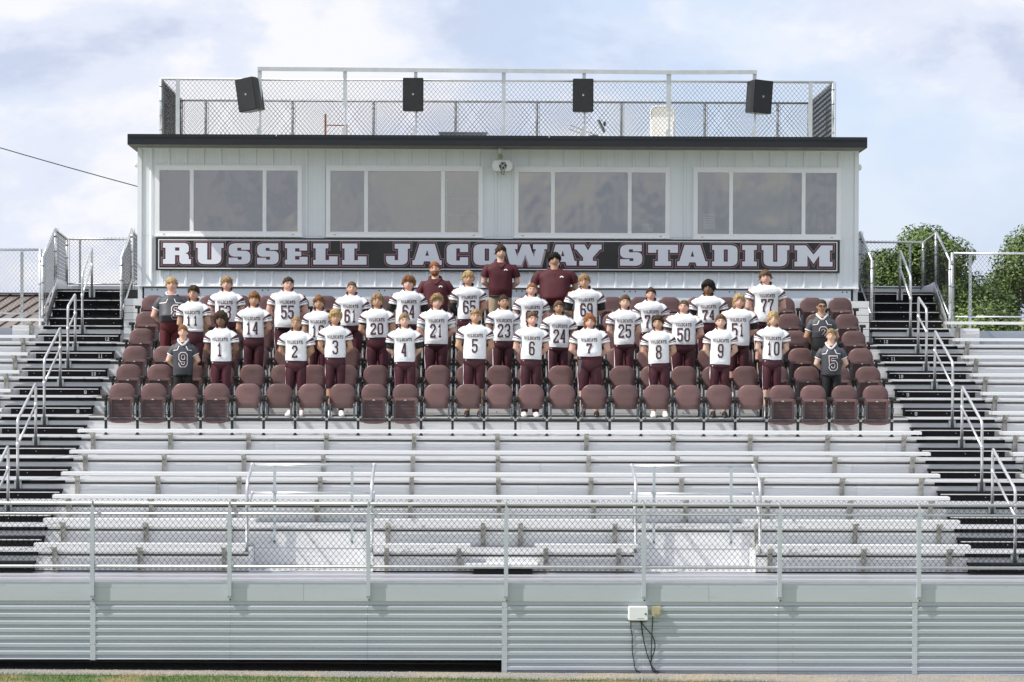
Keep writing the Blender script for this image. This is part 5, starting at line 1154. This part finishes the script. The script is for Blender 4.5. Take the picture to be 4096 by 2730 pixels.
    # ---- trousers
    pm = opts.get('pants', {'player': 'cloth_maroon', 'coach': 'khaki', 'gray': 'cloth_black'}[outfit]); long = outfit != 'player' or opts.get('long'); lx = tw*.245; zc = .465*H
    q = MB(); hipw = tw/2*.97
    q.loft([(0, 0, hem+.045, hipw*.96, by-.002+.03*bel, 2.4), (0, 0, hem-.02, hipw*.985, by+.004+.03*bel, 2.4), (0, .004, (hem+zc)/2, hipw*1.01, by+.012, 2.4), (0, .004, zc+.04, hipw*1.0, by+.006, 2.3), (0, .004, zc+.005, hipw*.80, by-.012, 2.2), (0, .004, zc-.03, hipw*.45, by-.045, 2.), (0, .004, zc-.05, hipw*.12, by-.075, 2.)], 28)
    for s in (-1, 1):
        r0 = hipw*.50
        if long: rr_ = [(lx, zc+.09, r0*.9), (lx, zc+.03, r0*1.0), (lx, .38*H, r0*.97), (lx+.005, .27*H, r0*.80), (lx+.008, .16*H, r0*.72), (lx+.008, .045*H, r0*.66)]
        else: kz = opts.get('knee', .262)*H; rr_ = [(lx, zc+.09, r0*.9), (lx, zc+.03, r0*1.0), (lx, zc-.06, r0*1.0), (lx, .36*H, r0*.96), (lx+.004, kz+.07, r0*.84), (lx+.006, kz+.03, r0*.80), (lx+.006, kz, r0*.74)]
        rl = []
        for i, (x, z, r_) in enumerate(rr_):
            pts = []
            for j in range(20):
                t = 2*math.pi*j/20; f_ = .010*noise.noise((math.cos(t)*2+X*5, math.sin(t)*2+s*3, z*9)); pts.append((s*x+(r_+f_)*math.cos(t), .0+(r_*1.06+f_)*math.sin(t), z))
            rl.append(pts)
        side = 0 if s > 0 else 10
        q.loft(rl, 20, True, (lambda i, kk, sd=side: 1 if (outfit == 'player' and kk == sd) else 0))
    q.build('trousers', [pm, 'cloth_white'], p, True, local=True)
    if outfit == 'player':
        b2 = MB(); hit = None; b2.box(-tw*.40, -tw*.40+.032, -by*.80, -by*.78+.01, hem-.032, hem-.016); b2.build('trouser_logo', 'cloth_white', p, local=True)
    if outfit == 'coach':
        b2 = MB(); b2.loft([(0, 0, hem-.028, hipw*1.0, by+.012+.03*bel, 2.4), (0, 0, hem+.004, hipw*1.0, by+.012+.03*bel, 2.4)], 28); b2.build('belt', 'cloth_black', p, True, local=True)
    if opts.get('waistband'): b2 = MB(); b2.loft([(0, 0, hem-.05, hipw*1.0, by+.012, 2.4), (0, 0, hem+.0, hipw*1.0, by+.014, 2.4)], 28); b2.build('waistband', opts['waistband'], p, True, local=True)
    if opts.get('towel'): b2 = MB(); b2.prism([(-tw*.46, hem-.05), (-tw*.30, hem-.055), (-tw*.36, hem-.24), (-tw*.43, hem-.30)], -by-.045, -by-.03); b2.build('towel', 'towel_gray', p, local=True)
    # ---- arm sleeves
    for s, mt, u0, u1 in opts.get('arm', []):
        path, rad = arms[s]; P_ = [Vector(v) for v in path]; seq = [(0, P_[0]), (1, P_[1]), (2, P_[2]), (3, P_[3]), (4, P_[4])]; pp = []; rd = []
        for i in range(13):
            u = u0+(u1-u0)*i/12; a_ = min(3, int(u)); f_ = u-a_; pp.append(P_[a_].lerp(P_[a_+1], f_)); rd.append(rad[a_]*(1-f_)+rad[a_+1]*f_+.007)
        b2 = MB(); b2.tube(pp, rd, 14, True); b2.build('arm_sleeve', mt, p, True, local=True)
    # ---- shoes
    for s in (-1, 1):
        b2 = MB(); x = s*(tw*.235+.012); o_ = s*.02
        pts = []
        for yv, wd, hh in ((.075, .030, .075), (.05, .040, .105), (.0, .043, .11), (-.06, .046, .085), (-.12, .050, .06), (-.165, .044, .048), (-.19, .026, .035)):
            xx = x+o_*(-yv*2+.1); pts.append([(xx+wd*math.cos(a), yv, hh/2+hh/2*math.copysign(abs(math.sin(a))**.8, math.sin(a))) for a in [2*math.pi*i/12 for i in range(12)]])
        b2.loft(pts, 12); sho = b2.build('shoe', opts.get('shoes', 'shoe_black'), p, True, local=True)
        if opts.get('socks'): b2 = MB(); b2.tube([(x, .02, .06), (x, .02, .20)], [.042+.006*fat, .050+.01*fat], 12, True); b2.build('sock', opts['socks'], p, True, local=True)
    p.rotation_euler = (0, R(rr.uniform(-1.2, 1.2)), R(yaw))
    return p
WP = 'player in white number %s jersey, '
K = 'arm'
BK = lambda a=0.0, b=2.0: [(-1, 'cloth_black', a, b), (1, 'cloth_black', a, b)]
WH = lambda a=.3, b=1.7: [(-1, 'cloth_white', a, b), (1, 'cloth_white', a, b)]
PPL = [
 ('53', 11, -4.630, 1.715, .955, .587, .385, .35, 'player', 'skin_pink', 'hair_sand', 'bowl', 'brown fringe, left of the back player row', {}),
 ('55', 11, -3.594, 1.707, .863, .617, .435, 1.0, 'player', 'skin_pink', 'hair_dark', 'short', 'heavy build and dark short hair', {'arm': [(1, 'cloth_black', 0, 1.1)]}),
 ('61', 11, -2.497, 1.640, .897, .575, .375, .5, 'player', 'skin_pink', 'hair_brown', 'crop', 'black arm sleeves and short brown hair', {'arm': BK(0, 1.7)}),
 ('64', 11, -1.561, 1.750, .924, .591, .425, .9, 'player', 'skin_pink', 'hair_auburn', 'curly', 'bushy curly hair and black arm sleeves', {'arm': BK(0, 2.1)}),
 ('65', 11, -.504, 1.825, 1.014, .595, .375, .45, 'player', 'skin_tan', 'hair_blond', 'wavy', 'blond wavy hair, one black arm sleeve', {'arm': [(-1, 'cloth_black', 1.3, 3.6)]}),
 ('67', 11, .533, 1.627, .827, .575, .385, .6, 'player', 'skin_pink', 'hair_ginger', 'crop', 'short ginger hair, half hidden behind number 6', {'arm': [(-1, 'cloth_black', 0, 1.2)]}),
 ('69', 11, 1.480, 1.780, .908, .654, .405, .75, 'player', 'skin_tan', 'hair_sand', 'bowl', 'bobbed brown hair and black arm sleeves', {'arm': BK(0, 2.0)}),
 ('70', 11, 2.563, 1.551, .801, .580, .365, .35, 'player', 'skin_pink', 'hair_dark', 'short', 'dark fringe, behind number 8', {}),
 ('74', 11, 3.571, 1.686, .965, .620, .375, .4, 'player', 'skin_brown', 'hair_black', 'afro', 'black curly hair and black arm sleeves', {'arm': BK(0, 2.0)}),
 ('77', 11, 4.537, 1.861, .985, .652, .415, .85, 'player', 'skin_pink', 'hair_brown', 'bowl', 'tallest player, right of the back row', {}),
 ('11', 10, -5.082, 1.846, 1.129, .529, .335, .1, 'player', 'skin_tan', 'hair_dark', 'quiff', 'white waistband showing, behind a boy in grey', {'waistband': 'cloth_white', 'knee': .28}),
 ('14', 10, -4.077, 1.741, .987, .568, .355, .2, 'player', 'skin_tan', 'hair_auburn', 'wavy', 'reddish brown fringe, between numbers 1 and 2', {}),
 ('18', 10, -3.012, 1.684, .944, .519, .335, .1, 'player', 'skin_tan', 'hair_auburn', 'wavy', 'half hidden between numbers 2 and 3', {}),
 ('20', 10, -2.013, 1.723, .994, .560, .375, .4, 'player', 'skin_tan', 'hair_sand', 'wavy', 'sandy wavy hair, black undersleeve on one arm', {'arm': [(-1, 'cloth_black', 0, 1.3)]}),
 ('21', 10, -1.050, 1.724, .888, .578, .395, .45, 'player', 'skin_pink', 'hair_sand', 'curly', 'white upper arm sleeves and short curls', {'arm': WH(.3, 1.6), 'crop': 1}),
 ('23', 10, .045, 1.710, .945, .531, .345, .15, 'player', 'skin_tan', 'hair_dark', 'crop', 'white sleeve on one arm, below the tall coach', {'arm': [(1, 'cloth_white', .9, 3.2)]}),
 ('24', 10, .973, 1.608, .843, .559, .345, .15, 'player', 'skin_olive', 'hair_brown', 'short', 'short brown hair, between numbers 6 and 7', {'long': 1}),
 ('25', 10, 2.078, 1.712, .891, .561, .345, .15, 'player', 'skin_light', 'hair_brown', 'short', 'short brown fringe, between numbers 7 and 8', {'long': 1}),
 ('50', 10, 3.066, 1.634, .894, .603, .405, .85, 'player', 'skin_pink', 'hair_brown', 'crop', 'heavy build and cropped hair, between 8 and 9', {'arm': [(-1, 'towel_gray', .8, 1.5)]}),
 ('51', 10, 3.981, 1.741, .884, .633, .385, .55, 'player', 'skin_pink', 'hair_blond', 'long', 'long curly blond hair, behind number 9', {'arm': BK(0, 1.9), 'shoes': 'shoe_white'}),
 ('1', 9, -4.538, 1.706, .894, .525, .340, .1, 'player', 'skin_brown', 'hair_dark', 'afro', 'dark curly hair, leftmost of the front row', {}),
 ('2', 9, -3.328, 1.627, .909, .566, .355, .15, 'player', 'skin_olive', 'hair_sand', 'crop', 'cropped hair, second in the front row', {'shoes': 'shoe_white'}),
 ('3', 9, -2.677, 1.752, .963, .526, .345, .15, 'player', 'skin_tan', 'hair_blond', 'curly', 'bushy blond curls, third in the front row', {'shoes': 'shoe_white', 'socks': 'cloth_black'}),
 ('4', 9, -1.531, 1.682, .898, .555, .350, .15, 'player', 'skin_light', 'hair_sand', 'short', 'blond fringe and black upper arm sleeves', {'arm': BK(.2, 1.9), 'long': 1, 'shoes': 'shoe_white'}),
 ('5', 9, -.426, 1.758, .949, .569, .375, .5, 'player', 'skin_tan', 'hair_sand', 'short', 'sturdy build, middle of the front row', {}),
 ('6', 9, .497, 1.717, .947, .562, .350, .2, 'player', 'skin_pink', 'hair_brown', 'short', 'smiling with teeth showing', {'smile': 1, 'shoes': 'shoe_white', 'socks': 'cloth_white', 'long': 1}),
 ('7', 9, 1.480, 1.686, .994, .600, .405, .8, 'player', 'skin_pink', 'hair_red', 'long', 'long red hair and a grey towel at the hip', {'waistband': 'sweat_maroon', 'towel': 1}),
 ('8', 9, 2.616, 1.668, .882, .530, .345, .15, 'player', 'skin_tan', 'hair_dark', 'quiff', 'dark swept hair, front row right of number 7', {'shoes': 'shoe_white', 'knee': .29}),
 ('9', 9, 3.587, 1.685, .868, .520, .335, .1, 'player', 'skin_light', 'hair_brown', 'short', 'thin build, front row left of number 10', {'knee': .29}),
 ('10', 9, 4.438, 1.739, .950, .542, .320, .05, 'player', 'skin_light', 'hair_blond', 'long', 'straight long blond hair, right end of the front row', {'shoes': 'shoe_white'}),
]
for a in PPL: person(*a[:12], WP % a[0] + a[12], a[13])
person('g8', 11, -5.533, 1.697, .958, .504, .420, 1.0, 'gray', 'skin_pink', 'hair_blond', 'bowl', 'boy in grey number 8 shirt and loose maroon trousers, far left', {'pants': 'sweat_maroon', 'belly': 1.0, 'nx': .085})
person('g9', 9, -5.160, 1.475, .668, .411, .325, .1, 'gray', 'skin_light', 'hair_ginger', 'short', 'small boy in grey number 9 shirt and black trousers', {})
person('g2', 10, 5.384, 1.650, 1.021, .449, .345, .25, 'gray', 'skin_olive', 'hair_dark', 'crop', 'boy with dark glasses in grey number 2 shirt', {'glasses': 1})
person('g5', 9, 5.441, 1.452, .712, .444, .325, .1, 'gray', 'skin_light', 'hair_sand', 'short', 'small boy in grey number 5 shirt, far right', {'nx': .03})
person('tall', 13, .035, 1.728, .840, .598, .42, .45, 'coach', 'skin_light', 'hair_dark', 'bowl', 'tall man in maroon polo shirt and khaki trousers', {'yaw': 0})
person('curly', 13, 1.023, 1.606, .695, .716, .55, 1.1, 'coach', 'skin_tan', 'hair_black', 'curly', 'stout curly haired man in maroon polo shirt', {'yaw': 0, 'pants': 'khaki_green', 'belly': .9})
person('red', 12, -1.066, 1.702, .800, .543, .43, .5, 'coach', 'skin_pink', 'hair_red', 'short', 'red bearded man in maroon polo shirt', {'yaw': 0, 'beard': 'hair_red', 'pants': 'khaki_green', 'belly': .5})
